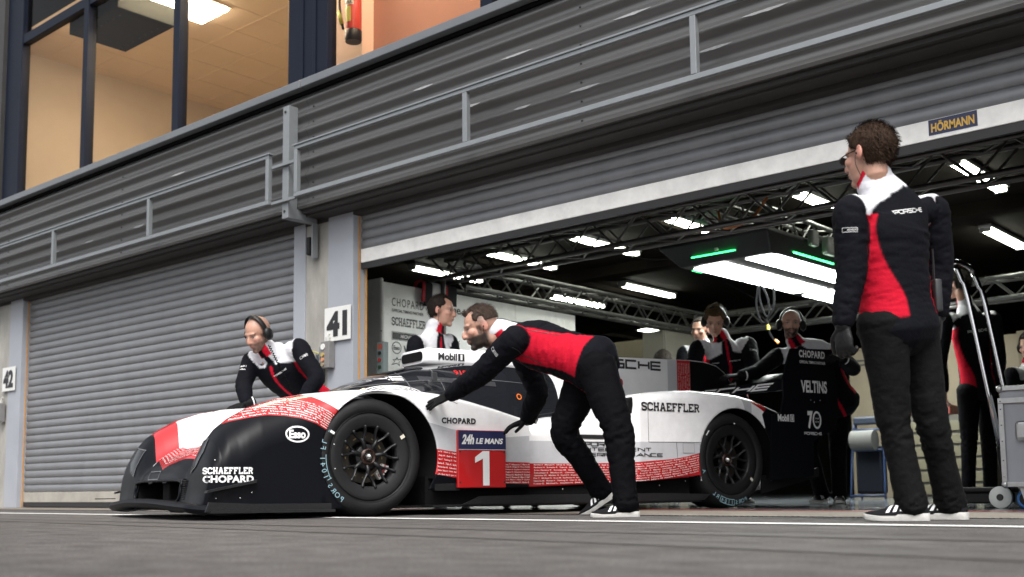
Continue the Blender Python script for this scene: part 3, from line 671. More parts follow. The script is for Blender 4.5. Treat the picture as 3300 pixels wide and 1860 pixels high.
# loose cables drooping under the ceiling
def droop(pts, r, label, mt=M_cable):
    m = MB(); m.pipe(pts, r, 6, 6); tag(m.build('drooping_cable', mt, None, True), label, 'cable')
droop([(-7.6, 10.5, 3.05), (-7.2, 10.6, 2.82), (-6.6, 10.6, 2.78), (-6.0, 10.5, 3.05)], .008, 'thin black cable sagging below the garage ceiling')
droop([(-7.05, 10.9, 3.05), (-6.9, 11.6, 2.75), (-6.75, 12.4, 2.52)], .008, 'dark cable dropping from the ceiling to the far truss')
droop([(-6.95, 10.9, 3.05), (-6.6, 11.8, 2.72), (-6.2, 12.7, 2.50)], .008, 'blue cable dropping from the ceiling to the far truss', mat('blue_cable', (.02, .03, .16), .5))
droop([(-4.75, 8.16, 2.5), (-4.66, 8.1, 2.33), (-4.4, 8.08, 2.36), (-4.25, 8.1, 2.52)], .012, 'orange cable looped around the near truss', mat('orange_cable', (.5, .16, .03), .5))
# back walls
t = empty('back_partition', (-10.6, 14.0, 0), 0, 'beige partition across the back of the garage on the left', 'partition')
m = MB(); m.box((-2, 0, 0), (.74, .05, 2.42)); m.box((.745, 0, 0), (1.9, .05, 2.42)); m.build('panel', M_gwall, t)
t = empty('side_partition', (-8.0, 12.2, 0), 0, 'pale partition end panel behind the headset mechanics', 'partition')
m = MB(); m.bbox((0, 0, 0), (.05, 1.75, 2.22), .01); m.bbox((-.3, -.02, 0), (.03, .02, 2.22), .01); m.build('panel', M_panel if False else mat('partition_grey', (.2, .185, .155), .5, var=.05), t)
t = empty('back_partition', (-6.25, 14.0, 0), 0, 'beige back partition lettered in black behind the wing', 'partition')
m = MB(); m.bbox((0, 0, 0), (.86, .05, 1.96), .004); m.bbox((.865, 0, 0), (2.4, .05, 1.96), .004); m.build('panel', M_gwall, t)
V = fit(strokes('PORSCHE', WIDE, 1, .2, .3), 1.15, .125); flat_on('lettering', V, (.66, -.004, 1.745), (1, 0, 0), (0, 0, 1), M_black_paint, t)
t = empty('back_partition', (-3.55, 12.4, 0), 0, 'short beige partition behind the flight case', 'partition')
m = MB(); m.bbox((-.1, 0, 0), (.9, .05, 1.78), .004); m.build('panel', M_gwall, t)
# tyre or parts shelving with pale drawers between the legs of the standing mechanic
t = empty('drawer_cabinet', (-5.2, 13.3, 0), 0, 'tall pale drawer cabinet with dark gaps seen between the standing mechanic\'s legs', 'cabinet')
m = MB(); m.box((0, 0, 0), (.9, .5, .98)); m.build('carcass', mat('cabinet_dark', (.06, .055, .045), .6), t)
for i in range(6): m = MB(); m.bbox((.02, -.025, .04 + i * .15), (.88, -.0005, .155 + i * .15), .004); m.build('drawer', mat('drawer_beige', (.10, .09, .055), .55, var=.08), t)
m = MB(); m.bbox((.03, -.02, .985), (.5, .4, 1.1), .01); m.build('tray', mat('tray_red', (.14, .02, .012), .5), t)
# blue stand with a paper roll
t = empty('paper_roll_stand', (-5.2, 12.0, 0), 0, 'blue tubular stand with a white paper roll and waste bag', 'stand'); M_blue = mat('stand_blue', (.012, .03, .085), .45)
m = MB(); [m.pipe([(x, .0, 0), (x * .92, .05, .5), (x * .8, .1, .93)], .014, 8, 3) for x in (-.2, .2)]; [m.cyl((-.2 * k, y, z), (.2 * k, y, z), .013) for y, z, k in ((.0, .04, 1), (.05, .55, .92), (.09, .9, .82), (.07, .78, .9))]; m.pipe([(-.2, .3, 0), (-.16, .12, .9)], .012, 8, 2); m.pipe([(.2, .3, 0), (.16, .12, .9)], .012, 8, 2); m.build('frame', M_blue, t, True)
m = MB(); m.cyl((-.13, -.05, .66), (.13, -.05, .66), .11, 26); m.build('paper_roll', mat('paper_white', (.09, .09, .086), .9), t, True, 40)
m = MB(); m.bbox((-.16, .06, .06), (.16, .2, .6), .03); m.build('waste_bag', mat('bag_navy', (.005, .007, .012), .6, spec=.15), t)
m = MB(); m.bbox((-.17, .06, .84), (.17, .18, .93), .02); m.build('lid', mat('lid_blue', (.008, .015, .03), .5), t)
# dark equipment trolley behind the cockpit roof with two upright handles
t = empty('equipment_trolley', (-7.0, 7.35, 0), math.radians(-12), 'black equipment trolley with two upright grips behind the car roof', 'trolley')
m = MB(); m.bbox((-.3, -.2, .95), (.95, .2, 1.31), .02); m.build('cabinet', M_blackpl, t)
m = MB(); m.bbox((-.28, -.18, .1), (.93, .18, .949), .01); m.build('base', M_blackpl, t)
for x in (-.12, .62): m = MB(); m.cyl((x, -.1, 1.311), (x, -.1, 1.50), .042, 14, .036); m.build('grip', mat('dark_grip', (.03, .033, .04), .35), t, True, 40)
for x in (-.2, .85):
    for y in (-.15, .15): m = MB(); m.cyl((x, y - .02, .05), (x, y + .02, .05), .05, 14); m.build('caster', M_blackpl, t)
# chrome hand truck
t = empty('hand_truck', (-2.36, 7.45, 0), 0, 'chrome handled hand truck with pale wheels in the garage mouth', 'hand truck'); M_chrome = mat('chrome', (.55, .55, .56), .14, metal=1.)
for dy in (0, .34):
    m = MB(); m.pipe([(.03, dy, .38), (-.12, dy, 1.37), (-.155, dy, 1.50), (-.19, dy, 1.61)], .0185, 12, 3); m.build('handle_bar', M_chrome, t, True)
    m = MB(); m.pipe([(.055, dy, .1), (.035, dy, .3), (.028, dy, .395)], .024, 10, 3); m.cyl((.03, dy - .04, .39), (.03, dy + .04, .39), .012, 8); m.build('lower_tube', M_blackpl, t, True)
m = MB(); m.pipe([(-.19, 0, 1.61), (-.205, .05, 1.645), (-.205, .29, 1.645), (-.19, .34, 1.61)], .0185, 12, 4); m.build('grip_bar', M_chrome, t, True)
for dy in (-.05, .39):
    w = MB(); w.lathe([(0, -.022), (.058, -.022), (.07, -.014), (.07, .014), (.058, .022), (0, .022)], (.03, dy, .07), (0, 1, 0), 32); w = w.build('wheel', mat('nylon_wheel', (.55, .57, .54), .5, var=.08), t, True, 40)
    h = MB(); h.lathe([(0, -.03), (.018, -.03), (.022, -.0225), (.022, .0225), (.018, .03), (0, .03)], (.03, dy, .07), (0, 1, 0), 18); h.build('hub', M_trim, w, True, 40)
m = MB(); m.bbox((-.42, -.02, .10), (.02, .36, .135), .012); m.bbox((-.36, .0, .03), (.0, .34, .0995), .01); m.build('toe_plate', M_blackpl, t)
# aluminium flight case on casters
t = empty('flight_case', (-2.27, 7.25, 0), 0, 'aluminium edged grey flight case on blue casters at the right edge', 'flight case'); M_alu = mat('case_aluminium', (.5, .5, .5), .32, metal=.8, var=.1, vscale=20); M_casep = mat('case_panel', (.33, .345, .375), .5, var=.06, vscale=5)
m = MB(); m.box((.012, .012, .15), (1.1, .7, .755)); m.build('panel', M_casep, t)
m = MB()
for z0, z1 in ((.135, .165), (.655, .69), (.735, .765)): m.bbox((0, -.004, z0), (1.1, .012, z1), .003)
for x0 in (0, 1.07): m.bbox((x0, -.003, .1655), (x0 + .032, .013, .6545), .003)
m.bbox((-.004, .0135, .165), (.012, .05, .655), .003); m.build('edging', M_alu, t)
for z in (.15, .75): m = MB(); m.ball((.015, .01, z), .024); m.build('corner_ball', M_alu, t, True)
m = MB(); [m.ball((.016, -.0045, z), .0055, 8, 5) for z in (.2, .3, .42, .52, .62, .67, .71)]; m.build('rivet', M_chrome, t, True)
m = MB(); m.bbox((.1, -.02, .42), (.2, -.0005, .54), .02); m.build('handle', M_alu, t)
for x in (.12, .95):
    w = MB(); w.lathe([(0, -.02), (.052, -.02), (.06, -.012), (.06, .012), (.052, .02), (0, .02)], (x, .08, .06), (0, 1, 0), 26); w = w.build('caster', mat('caster_blue', (.03, .15, .42), .5), t, True, 40)
    h = MB(); h.cyl((x, .055, .06), (x, .105, .06), .042, 20); h.build('hub', M_blackpl, w)
    f = MB(); f.prism([(x - .035, .135), (x + .04, .135), (x + .018, .05), (x - .008, .05)], lambda a, b: (a, .045, b), lambda a, b: (a, .052, b)); f.build('fork', M_alu, w)

# ------------------------------------------------------------------ the race car (local axes: x forward from the front axle, y outward to its left, z up)
CARO = Vector((-4.96, 4.405, 0)); CARA = math.atan2(-.965, -.261); YCN = -.95
CAR = empty('race_car', CARO, CARA, 'white black and red endurance race car numbered 1 being pushed at the garage mouth', 'race car')
def ip(x, xs, ys): return np.interp(x, xs, ys)
XS_ = lambda *p: (np.array([q[0] for q in p]), np.array([q[1] for q in p]))
CREST = XS_((-3.75, .50), (-3.6, .68), (-3.489, .735), (-3.234, .813), (-3.08, .838), (-2.944, .849), (-2.664, .86), (-2.4, .85), (-2.243, .835), (-2.12, .815), (-2.06, .79), (-2.03, .68), (-1.99, .675), (-1.72, .665), (-1.45, .645), (-1.2, .60), (-1.14, .607), (-.9, .67), (-.70, .715), (-.54, .745), (-.45, .757), (-.31, .769), (-.17, .772), (.07, .758), (.22, .745), (.34, .733), (.51, .70), (.67, .646), (.79, .578), (.86, .52), (.91, .452), (.95, .36), (.965, .30), (.985, .15), (1.0, .09), (1.02, .065))
NOSE = XS_((-3.75, .45), (-3.0, .7), (-2.0, .72), (-.4, .69), (.0, .66), (.3, .60), (.6, .52), (.8, .43), (.88, .38), (.94, .32), (.97, .27), (.985, .22), (1.0, .12), (1.02, .07))
WID = XS_((-3.75, .95), (-2.08, .955), (-2.04, .925), (-1.99, .895), (-1.22, .895), (-1.165, .90), (-1.155, .95), (-.3, .953), (.75, .953), (.88, .945), (.94, .93), (.97, .91), (.985, .89), (1.0, .86), (1.02, .80))
RV = XS_((-3.75, .05), (-2.1, .09), (-2.0, .2), (-1.2, .2), (-1.15, .05), (-.5, .08), (.15, .11), (.3, .2), (.5, .26), (.8, .26), (.95, .2), (1.02, .1))
RZ = XS_((-3.75, .05), (-2.1, .09), (-2.0, .14), (-1.2, .1), (-1.15, .025), (-.5, .03), (.1, .07), (.3, .17), (.5, .24), (.8, .26), (.9, .2), (.97, .08), (1.02, .01))
ZB = XS_((-3.75, .24), (-3.4, .2), (-2.65, .2), (-2.64, .235), (-2.2, .205), (-1.2, .165), (-.2, .15), (-.19, .05), (1.02, .045))
def top(x, v):
    f = ip(x, *CREST) - np.where(v < .70, 3.2 * (v - .70) ** 2, .0); n = ip(x, *NOSE) - .9 * np.maximum(0, v - .2) ** 2
    n = np.where(v < .62, n, -1); k = 26.
    return np.maximum(np.log(np.exp(k * f) + np.exp(k * n)) / k, .052)
xs = np.concatenate([np.arange(-3.75, .62, .014), np.arange(.62, .9, .010), np.arange(.9, 1.021, .005)])
def section(x):
    w, rv, rz, zb = (float(ip(x, *q)) for q in (WID, RV, RZ, ZB)); v0 = w - rv
    vs = np.linspace(0, v0, 40); zt = top(x, vs); z0 = zt[-1]; rz = min(rz, max(.005, (z0 - zb) * .8))
    a = np.linspace(0, math.pi / 2, 13)[1:]; vc = v0 + rv * np.sin(a); zc = z0 - rz * (1 - np.cos(a))
    zl = np.linspace(zc[-1], min(zb, zc[-1] - .004), 34)[1:]; vl = np.full(33, w) - .012 * smoothstep(.35, 0, (zl - zb) / .3) * (x < .3)
    return np.concatenate([vs, vc, vl]), np.concatenate([zt, zc, zl])
V = []; F = []
secs = [section(x) for x in xs]; n1 = len(secs[0][0]); N = 2 * n1 - 1
for x, (v, z) in zip(xs, secs):
    V += [(x, YCN - v[k], z[k]) for k in range(n1 - 1, 0, -1)] + [(x, YCN + v[k], z[k]) for k in range(n1)]
V = np.array(V)
F = [(i * N + j, (i + 1) * N + j, (i + 1) * N + j + 1, i * N + j + 1) for i in range(len(xs) - 1) for j in range(N - 1)]
# wheel arches and nose inlet: faces are clipped along the outline of each opening
def clip(V, F, sd):
    V = list(map(tuple, V)); out = []; memo = {}
    for f in F:
        s_ = [sd[i] for i in f]
        if min(s_) >= 0: out.append(f); continue
        if max(s_) <= 0: continue
        g = []
        for a, b in zip(f, f[1:] + f[:1]):
            if sd[a] > 0: g.append(a)
            if (sd[a] > 0) != (sd[b] > 0):
                k_ = (min(a, b), max(a, b))
                if k_ not in memo:
                    t = sd[a] / (sd[a] - sd[b]); memo[k_] = len(V); V.append(tuple(np.array(V[a]) * (1 - t) + np.array(V[b]) * t))
                g.append(memo[k_])
        if len(g) > 2: out.append(tuple(g))
    return np.array(V), out
for cx, cz, R_ in ((-.07, .36, .387), (-3.03, .352, .388)):
    vv = np.abs(V[:, 1] - YCN); sd = np.where(vv > .55, np.hypot(V[:, 0] - cx, V[:, 2] - cz) - R_, 1.); V, F = clip(V, F, sd)
vv = np.abs(V[:, 1] - YCN); q_ = np.maximum(np.abs(vv) - .47, np.abs(V[:, 2] - .15) - .07); V, F = clip(V, F, np.where(V[:, 0] > .84, q_, 1.))
used = np.array(sorted({i for f in F for i in f})); mp = -np.ones(len(V), int); mp[used] = np.arange(len(used)); V = V[used]; F = [tuple(int(mp[i]) for i in f) for f in F]
me = bpy.data.meshes.new('body_shell'); me.from_pydata(V.tolist(), [], [list(map(int, f)) for f in F]); me.update(); shade(me, 38)
# livery: signed distances to painted areas, cut sharp in the paint shader
X_, Z_ = V[:, 0], V[:, 2]; vv = np.abs(V[:, 1] - YCN); PXZ = np.stack([X_, Z_], 1)
zb_curve = [(1.2, .30), (1.07, .335), (.99, .45), (.90, .515), (.80, .556), (.70, .578), (.62, .590), (.53, .586), (.44, .573), (.35, .542), (.265, .494), (.20, .44), (.1, .3)]
side = vv > .66
sd_black = np.where(side, sdpoly(PXZ, zb_curve + [(.1, -.1), (1.2, -.1)]), (.955 - .2 * np.minimum(vv, .62)) - X_)
tail = sdpoly(PXZ, [(-3.40, .9), (-3.36, .755), (-3.30, .70), (-3.39, .40), (-3.40, 0), (-4, 0), (-4, .9)])
low = np.where((X_ > -2.66) & (X_ < -.38), sdpoly(PXZ, [(-.38, .262), (-.62, .222), (-.62, .20), (-1.16, .186), (-1.17, .166), (-1.36, .172), (-2.0, .185), (-2.45, .21), (-2.66, .246), (-2.66, 0), (-.38, 0)]), 1)
sd_black = np.minimum(sd_black, np.minimum(tail, low))
red_up = [(.96, .54), (.87, .585), (.78, .63), (.70, .665), (.62, .69), (.5, .72), (.40, .73), (.34, .71), (.27, .665), (.19, .61), (.10, .52)]
sd_red = np.where(side, sdpoly(PXZ, red_up + [(.12, .33)] + zb_curve[::-1][1:-2]), np.abs(X_ - (.955 - .2 * np.minimum(vv, .62) - .075)) - .075)
door_red = sdpoly(PXZ, [(-.37, .418), (-.62, .385), (-.63, .335), (-1.155, .325), (-1.155, .05), (-.37, .05)])
side_red = sdpoly(PXZ, [(-1.157, .322), (-1.6, .322), (-2.0, .330), (-2.38, .356), (-2.52, .375), (-2.66, .405), (-2.66, 0), (-1.157, 0)])
rear_red = sdpoly(PXZ, [(-3.19, .90), (-3.19, .79), (-3.36, .70), (-3.42, .80)])
sd_red = np.minimum(np.minimum(sd_red, door_red), np.minimum(side_red, rear_red))
grey = np.minimum(sdpoly(PXZ, [(-.37, .575), (-.56, .53), (-.95, .485), (-1.155, .50), (-1.155, .3), (-.37, .3)]), sdpoly(PXZ, [(-1.157, .47), (-2.66, .478), (-2.66, .3), (-1.157, .3)]))
grey = np.minimum(grey, sdpoly(PXZ, [(-3.06, .9), (-3.13, .70), (-3.19, .70), (-3.19, .9)])); grey = np.minimum(grey, np.where(side, 1, sdpoly(PXZ, [(.76, .7), (.76, .2), (.60, .2), (.66, .7)])))
set_f(me, sd_black, 'paint_black'); set_f(me, sd_red, 'paint_red'); set_f(me, grey, 'paint_grey')
def livery():
    m = bpy.data.materials.new('car_livery'); m.use_nodes = True; t = m.node_tree; b = t.nodes['Principled BSDF']; L = t.links.new; cur = None
    for nm, c in (('paint_grey', (.52, .525, .55)), ('paint_red', (.44, .012, .016)), ('paint_black', (.004, .0045, .0065))):
        a = t.nodes.new('ShaderNodeAttribute'); a.attribute_name = nm; g = t.nodes.new('ShaderNodeMath'); g.operation = 'LESS_THAN'; g.inputs[1].default_value = 0; L(a.outputs['Fac'], g.inputs[0])
        x = t.nodes.new('ShaderNodeMix'); x.data_type = 'RGBA'; L(g.outputs[0], x.inputs[0])
        if cur is None: x.inputs[6].default_value = (.85, .85, .86, 1)
        else: L(cur, x.inputs[6])
        x.inputs[7].default_value = (*c, 1); cur = x.outputs[2]; last = g.outputs[0]
    # light grime, heavier low down behind the wheels
    tc = t.nodes.new('ShaderNodeTexCoord'); n = t.nodes.new('ShaderNodeTexNoise'); n.inputs['Scale'].default_value = 9; n.inputs['Detail'].default_value = 8; n.inputs['Roughness'].default_value = .7; L(tc.outputs['Object'], n.inputs['Vector'])
    mr = t.nodes.new('ShaderNodeMapRange'); mr.inputs[1].default_value = .35; mr.inputs[2].default_value = .75; mr.inputs[3].default_value = 1.0; mr.inputs[4].default_value = .84; L(n.outputs['Fac'], mr.inputs[0])
    x = t.nodes.new('ShaderNodeMix'); x.data_type = 'RGBA'; x.blend_type = 'MULTIPLY'; x.inputs[0].default_value = 1; L(cur, x.inputs[6]); L(mr.outputs[0], x.inputs[7]); L(x.outputs[2], b.inputs['Base Color'])
    r = t.nodes.new('ShaderNodeMapRange'); r.inputs[3].default_value = .26; r.inputs[4].default_value = .36; L(last, r.inputs[0]); L(r.outputs[0], b.inputs['Roughness'])
    cw = t.nodes.new('ShaderNodeMapRange'); cw.inputs[3].default_value = .7; cw.inputs[4].default_value = .0; L(last, cw.inputs[0]); L(cw.outputs[0], b.inputs['Coat Weight']); sp = t.nodes.new('ShaderNodeMapRange'); sp.inputs[3].default_value = .5; sp.inputs[4].default_value = .12; L(last, sp.inputs[0]); L(sp.outputs[0], b.inputs['Specular IOR Level']); b.inputs['Coat Roughness'].default_value = .12; return m
M_liv = livery(); me.materials.append(M_liv)
BODY = bpy.data.objects.new('body_shell', me); link(BODY, CAR); so_ = BODY.modifiers.new('s', 'SOLIDIFY'); so_.thickness = .012; so_.offset = -1
BV = BVHTree.FromPolygons([tuple(v) for v in V], F)
M_cw = mat('car_white', (.85, .85, .86), .24, coat=.6, var=.05, vscale=7); M_cb = mat('car_black', (.005, .0055, .0075), .38, coat=.0, spec=.13, var=.1, vscale=10)
M_cr = mat('car_red', (.44, .010, .012), .28, coat=.3, var=.06); M_carbon = mat('carbon', (.011, .011, .012), .45, spec=.3, var=.35, vscale=60, bump=.15, bscale=140)
M_mblack = mat('matte_black', (.004, .004, .0045), .8, spec=.15); M_cgrey = mat('car_grey', (.50, .505, .53), .3, coat=.3)
M_tyre = mat('tyre_rubber', (.0075, .0075, .0082), .66, spec=.28, var=.25, vscale=14, bump=.2, bscale=90, rvar=.08); M_rim = mat('rim_satin', (.008, .008, .009), .42, spec=.3, var=.15, vscale=9); M_rimring = mat('rim_ring', (.012, .0122, .0135), .6, spec=.25, var=.18, vscale=7)
M_disc = mat('brake_disc', (.06, .052, .042), .4, metal=.6, var=.3, vscale=30); M_brass = mat('brass_bobbin', (.38, .28, .14), .4, metal=.7); M_caliper = mat('caliper_white', (.55, .53, .5), .4, var=.1); M_hub = mat('hub_steel', (.4, .39, .38), .25, metal=1.)
M_screen = mat('window_dark', (.012, .013, .016), .07, coat=.5); M_chalk = mat('chalk', (.22, .36, .41), .9)
def carp(name, mb, m, parent=CAR, smooth=False, angle=None): return mb.build(name, m, parent, smooth, angle)
# ---- nose cavity, splitter, dive planes, floor
m = MB(); m.box((.55, YCN - .47, .075), (.56, YCN + .47, .235)); m.box((.55, YCN - .47, .225), (.945, YCN + .47, .235)); m.box((.55, YCN - .47, .07), (.98, YCN + .47, .078)); m.box((.55, YCN - .48, .07), (.97, YCN - .47, .235)); m.box((.55, YCN + .47, .07), (.97, YCN + .48, .235)); carp('nose_duct', m, M_mblack)
m = MB(); m.pipe([(1.0, YCN - .40, .085), (.992, YCN - .468, .12), (.985, YCN - .475, .18), (.978, YCN - .43, .222), (.978, YCN, .228), (.978, YCN + .43, .222), (.985, YCN + .475, .18), (.992, YCN + .468, .12), (1.0, YCN + .40, .085)], .010, 10, 6); carp('duct_lip', m, M_cb, CAR, True)
for s in (1, -1):
    m = MB(); [m.bbox((.955, YCN + s * .50, .115 + .013 * i), (.992 - .0016 * i, YCN + s * .545, .121 + .013 * i), .001) for i in range(9)]; carp('grille', m, M_carbon)
m = MB(); m.bbox((.80, YCN - .07, .08), (.93, YCN + .07, .222), .01); carp('duct_divider', m, M_mblack)
# splitter: a wing section swept across, raised at the middle
V2 = []; F2 = []; yy = np.linspace(-1, 1, 61)
prof = [(-.012, .012), (.0, .030), (.02, .036), (.06, .030), (.2, .026), (.42, .018), (.42, .0), (.2, -.010), (.06, -.020), (.012, -.016), (-.006, -.002)]
for q in yy:
    a = abs(q); x0 = 1.105 - .06 * a ** 2 - .30 * max(0, a - .86) ** 1.2 * 3; z0 = .060 + .024 * smoothstep(.95, .15, a) - .014 * smoothstep(.8, 1, a)
    V2 += [(x0 - p[0], YCN + q * .955, z0 + p[1]) for p in prof]
k_ = len(prof)
for i in range(60):
    for j in range(k_): F2.append((i * k_ + j, i * k_ + (j + 1) % k_, (i + 1) * k_ + (j + 1) % k_, (i + 1) * k_ + j))
F2 += [tuple(range(k_)), tuple(60 * k_ + j for j in range(k_))[::-1]]
obj('splitter', V2, F2, M_cb, CAR, True, 40)
def side_strip(name, pts, y0, y1, m, th=.012):
    mb = MB()
    for s in (1, -1):
        f0 = lambda a, b, s=s: (a, YCN + s * (.95 + y0), b); f1 = lambda a, b, s=s: (a, YCN + s * (.95 + y1), b); mb = MB(); mb.prism(pts, f0, f1); mb.build(name, m, CAR)
side_strip('dive_plane', [(1.0, .150), (.72, .205), (.715, .222), (.995, .163)], -.012, .035, M_carbon)
side_strip('lower_skirt', [(1.0, .046), (.72, .044), (.26, .046), (.26, .085), (.72, .088), (.98, .10)], .0, .018, M_carbon)
side_strip('skirt_lip', [(.98, .040), (.25, .036), (.25, .05), (.98, .056)], -.03, .05, M_carbon)
m = MB(); m.box((-3.3, YCN - .80, .045), (.9, YCN + .80, .06)); m.box((-2.65, YCN - .955, .05), (-.42, YCN + .955, .062)); carp('floor', m, M_carbon)
for s in (1, -1):
    m = MB(); m.prism([(-.62, .062), (-2.66, .062), (-2.72, .105), (-2.3, .116), (-1.2, .118), (-.75, .112)], lambda a, b: (a, YCN + s * .958, b), lambda a, b: (a, YCN + s * .972, b)); carp('floor_edge', m, M_carbon)
m = MB(); m.box((-2.62, YCN - .86, .063), (-.42, YCN + .86, .24)); carp('sill', m, M_mblack)
m = MB(); m.box((-.62, -.03, .150), (-.44, -.006, .235)); carp('sill_vent', m, M_carbon)
# wheel wells
for cx, cz, R_ in ((-.07, .36, .392), (-3.03, .352, .393)):
    for s in (1, -1):
        a = np.linspace(-.35, math.pi + .35, 40); V2 = []
        for q in a: V2 += [(cx + R_ * math.cos(q), YCN + s * .945, cz + R_ * math.sin(q)), (cx + R_ * math.cos(q), YCN + s * .55, cz + R_ * math.sin(q))]
        obj('wheel_well', V2, [(2 * i, 2 * i + 1, 2 * i + 3, 2 * i + 2) for i in range(39)], M_mblack, CAR, True)
    m = MB(); m.box((cx - .42, YCN - .56, .1), (cx + .42, YCN + .56, .62)); carp('inner_bulkhead', m, M_mblack)
# ---- wheels
def wheel(cx, s, spokes, rear, label=None):
    y0 = YCN + s * .95; A = (0, s, 0); c = (cx, y0, .355)
    w = MB(); prof = [(.255, -.03), (.262, -.008), (.275, .004), (.30, .008), (.325, .0), (.342, -.018), (.352, -.045), (.355, -.08), (.355, -.24), (.352, -.275), (.335, -.31), (.28, -.32), (.24, -.30)]
    w.lathe(prof, c, A, 72); t = w.build('tyre', M_tyre, CAR, True, 50)
    q = MB(); q.lathe([(.2605, -.02), (.258, -.004), (.25, .0), (.235, -.001), (.186, -.006), (.180, -.012), (.176, -.03), (.19, -.09), (.225, -.12), (.232, -.30)], c, A, 72); r = q.build('rim', M_rimring if not rear else M_rim, CAR, True, 40)
    q = MB(); C_ = Vector(c); e1 = Vector((1, 0, 0)); e2 = Vector((0, 0, 1)); ax = Vector(A)
    P_ = lambda rr, a, h: C_ + e1 * (rr * math.cos(a)) + e2 * (rr * math.sin(a)) + ax * h
    hin, hmid = (-.052, -.035) if not rear else (-.07, -.05)
    for k in range(spokes):
        a = 2 * math.pi * (k + .3) / spokes; d = math.pi / spokes * .50
        q.add(*tube([P_(.045, a, hin), P_(.08, a, hmid + .004), P_(.112, a, hmid)], [(.017, .016), (.016, .014), (.015, .012)], 8, 3, side=ax)[:2])
        for g in (-1, 1): q.add(*tube([P_(.095, a + g * .02, hmid), P_(.122, a + g * d * .6, hmid + .003), P_(.152, a + g * d * .95, hmid + .012), P_(.186, a + g * d * 1.02, hmid + .024)], [(.014, .010), (.013, .0085), (.013, .0085), (.015, .012)], 8, 3, side=ax)[:2])
    q.build('spokes', M_rim, r, True, 60)
    q = MB(); q.lathe([(.078, hin - .02), (.075, hin + .004), (.06, hin + .012), (.046, hin + .012)], c, A, 36); q.build('hub', M_rim, r, True, 40)
    q = MB(); q.lathe([(.050, hin), (.050, hin + .02), (.042, hin + .026), (.031, hin + .018)], c, A, 30); q.build('nut_ring', mat('nut_bronze', (.035, .018, .013), .4, metal=.5), r, True, 40)
    q = MB(); q.lathe([(.030, hin + .01), (.030, hin + .022), (.016, hin + .045), (.006, hin + .052), (0, hin + .053)], c, A, 24); q.build('centre_nut', M_hub, r, True, 40)
    q = MB(); q.lathe([(.155, -.11), (.155, -.10), (.10, -.10), (.09, -.11)], c, A, 48); dsk = q.build('brake_disc', M_disc, CAR, True, 40)
    q = MB(); q.lathe([(.20, -.155), (.0, -.15)], c, A, 40); q.build('back_plate', M_mblack, dsk)
    if not rear:
        q = MB()
        for k in range(12):
            a = 2 * math.pi * k / 12; V2 = [P_(rr, a + da, -.096) for rr, da in ((.118, -.1), (.126, -.1), (.126, .1), (.118, .1))]; q.add(V2, [(0, 1, 2, 3)] if s < 0 else [(3, 2, 1, 0)])
        q.build('bobbins', M_brass, dsk)
        q = MB()
        for a0, a1 in ((-.62, -.34), (-.98, -.68)):
            n = 6
            for i in range(n):
                b0 = a0 + (a1 - a0) * i / n; b1 = a0 + (a1 - a0) * (i + 1) / n
                V2 = [P_(rr, -b if s < 0 else b, h) for h in (-.098, -.066) for rr, b in ((.118, b0), (.163, b0), (.163, b1), (.118, b1))]
                V2 = [P_(rr, math.pi - b, h) for h in (-.098, -.066) for rr, b in ((.118, b0), (.163, b0), (.163, b1), (.118, b1))]
                q.add(V2, [(3, 2, 1, 0), (4, 5, 6, 7), (0, 1, 5, 4), (1, 2, 6, 5), (2, 3, 7, 6), (3, 0, 4, 7)])
        cal = q.build('brake_caliper', M_caliper, CAR)
        if s > 0:
            for i, ch in enumerate('brembo'):
                a = math.pi + .36 + .104 * i; V2, F2 = fit(glyphs(ch, 1, .03), None, .018); rd = Vector((math.cos(a), 0, math.sin(a))); tg = Vector((-math.sin(a), 0, math.cos(a)))
                flat_on('lettering', (V2, F2), C_ + rd * .141 + ax * -.0645, tg, rd, mat('dark_red', (.2, .01, .01), .5), cal)
    return c, P_, t
CF, PF, TF = wheel(0., 1, 7, False); CR, PR, TR = wheel(-2.97, 1, 7, True); wheel(0., -1, 7, False); wheel(-2.97, -1, 7, True)
def tyre_text(P_, t, s_, a0, da, r, h, bold=.0, flip=False):
    """chalk letters written round the sidewall; angles run in the car's x-z plane"""
    for i, ch in enumerate(s_):
        if ch == ' ': continue
        a = a0 + da * i; V2, F2 = fit(glyphs(ch, 1, bold), None, h if ch not in '.-' else h * .2); rd = P_(1, a, 0) - P_(0, a, 0); tg = Vector((-rd.z, 0, rd.x)); sg = 1 if da > 0 else -1
        up = rd * (-1 if sg > 0 else 1); ux = tg * sg
        # ux must read left to right for someone outside the car
        flat_on('chalk_mark', (V2, F2), P_(r, a, .0105), ux, up, M_chalk, t)
def arc_mark(P_, t, r, a0, a1, w, h=.0106, m=None):
    V2 = []; n = 8
    for i in range(n + 1): a = a0 + (a1 - a0) * i / n; V2 += [P_(r - w / 2, a, h)[:], P_(r + w / 2, a, h)[:]]
    obj('chalk_mark', V2, [(2 * i, 2 * i + 1, 2 * i + 3, 2 * i + 2) for i in range(n)], m or M_chalk, t)
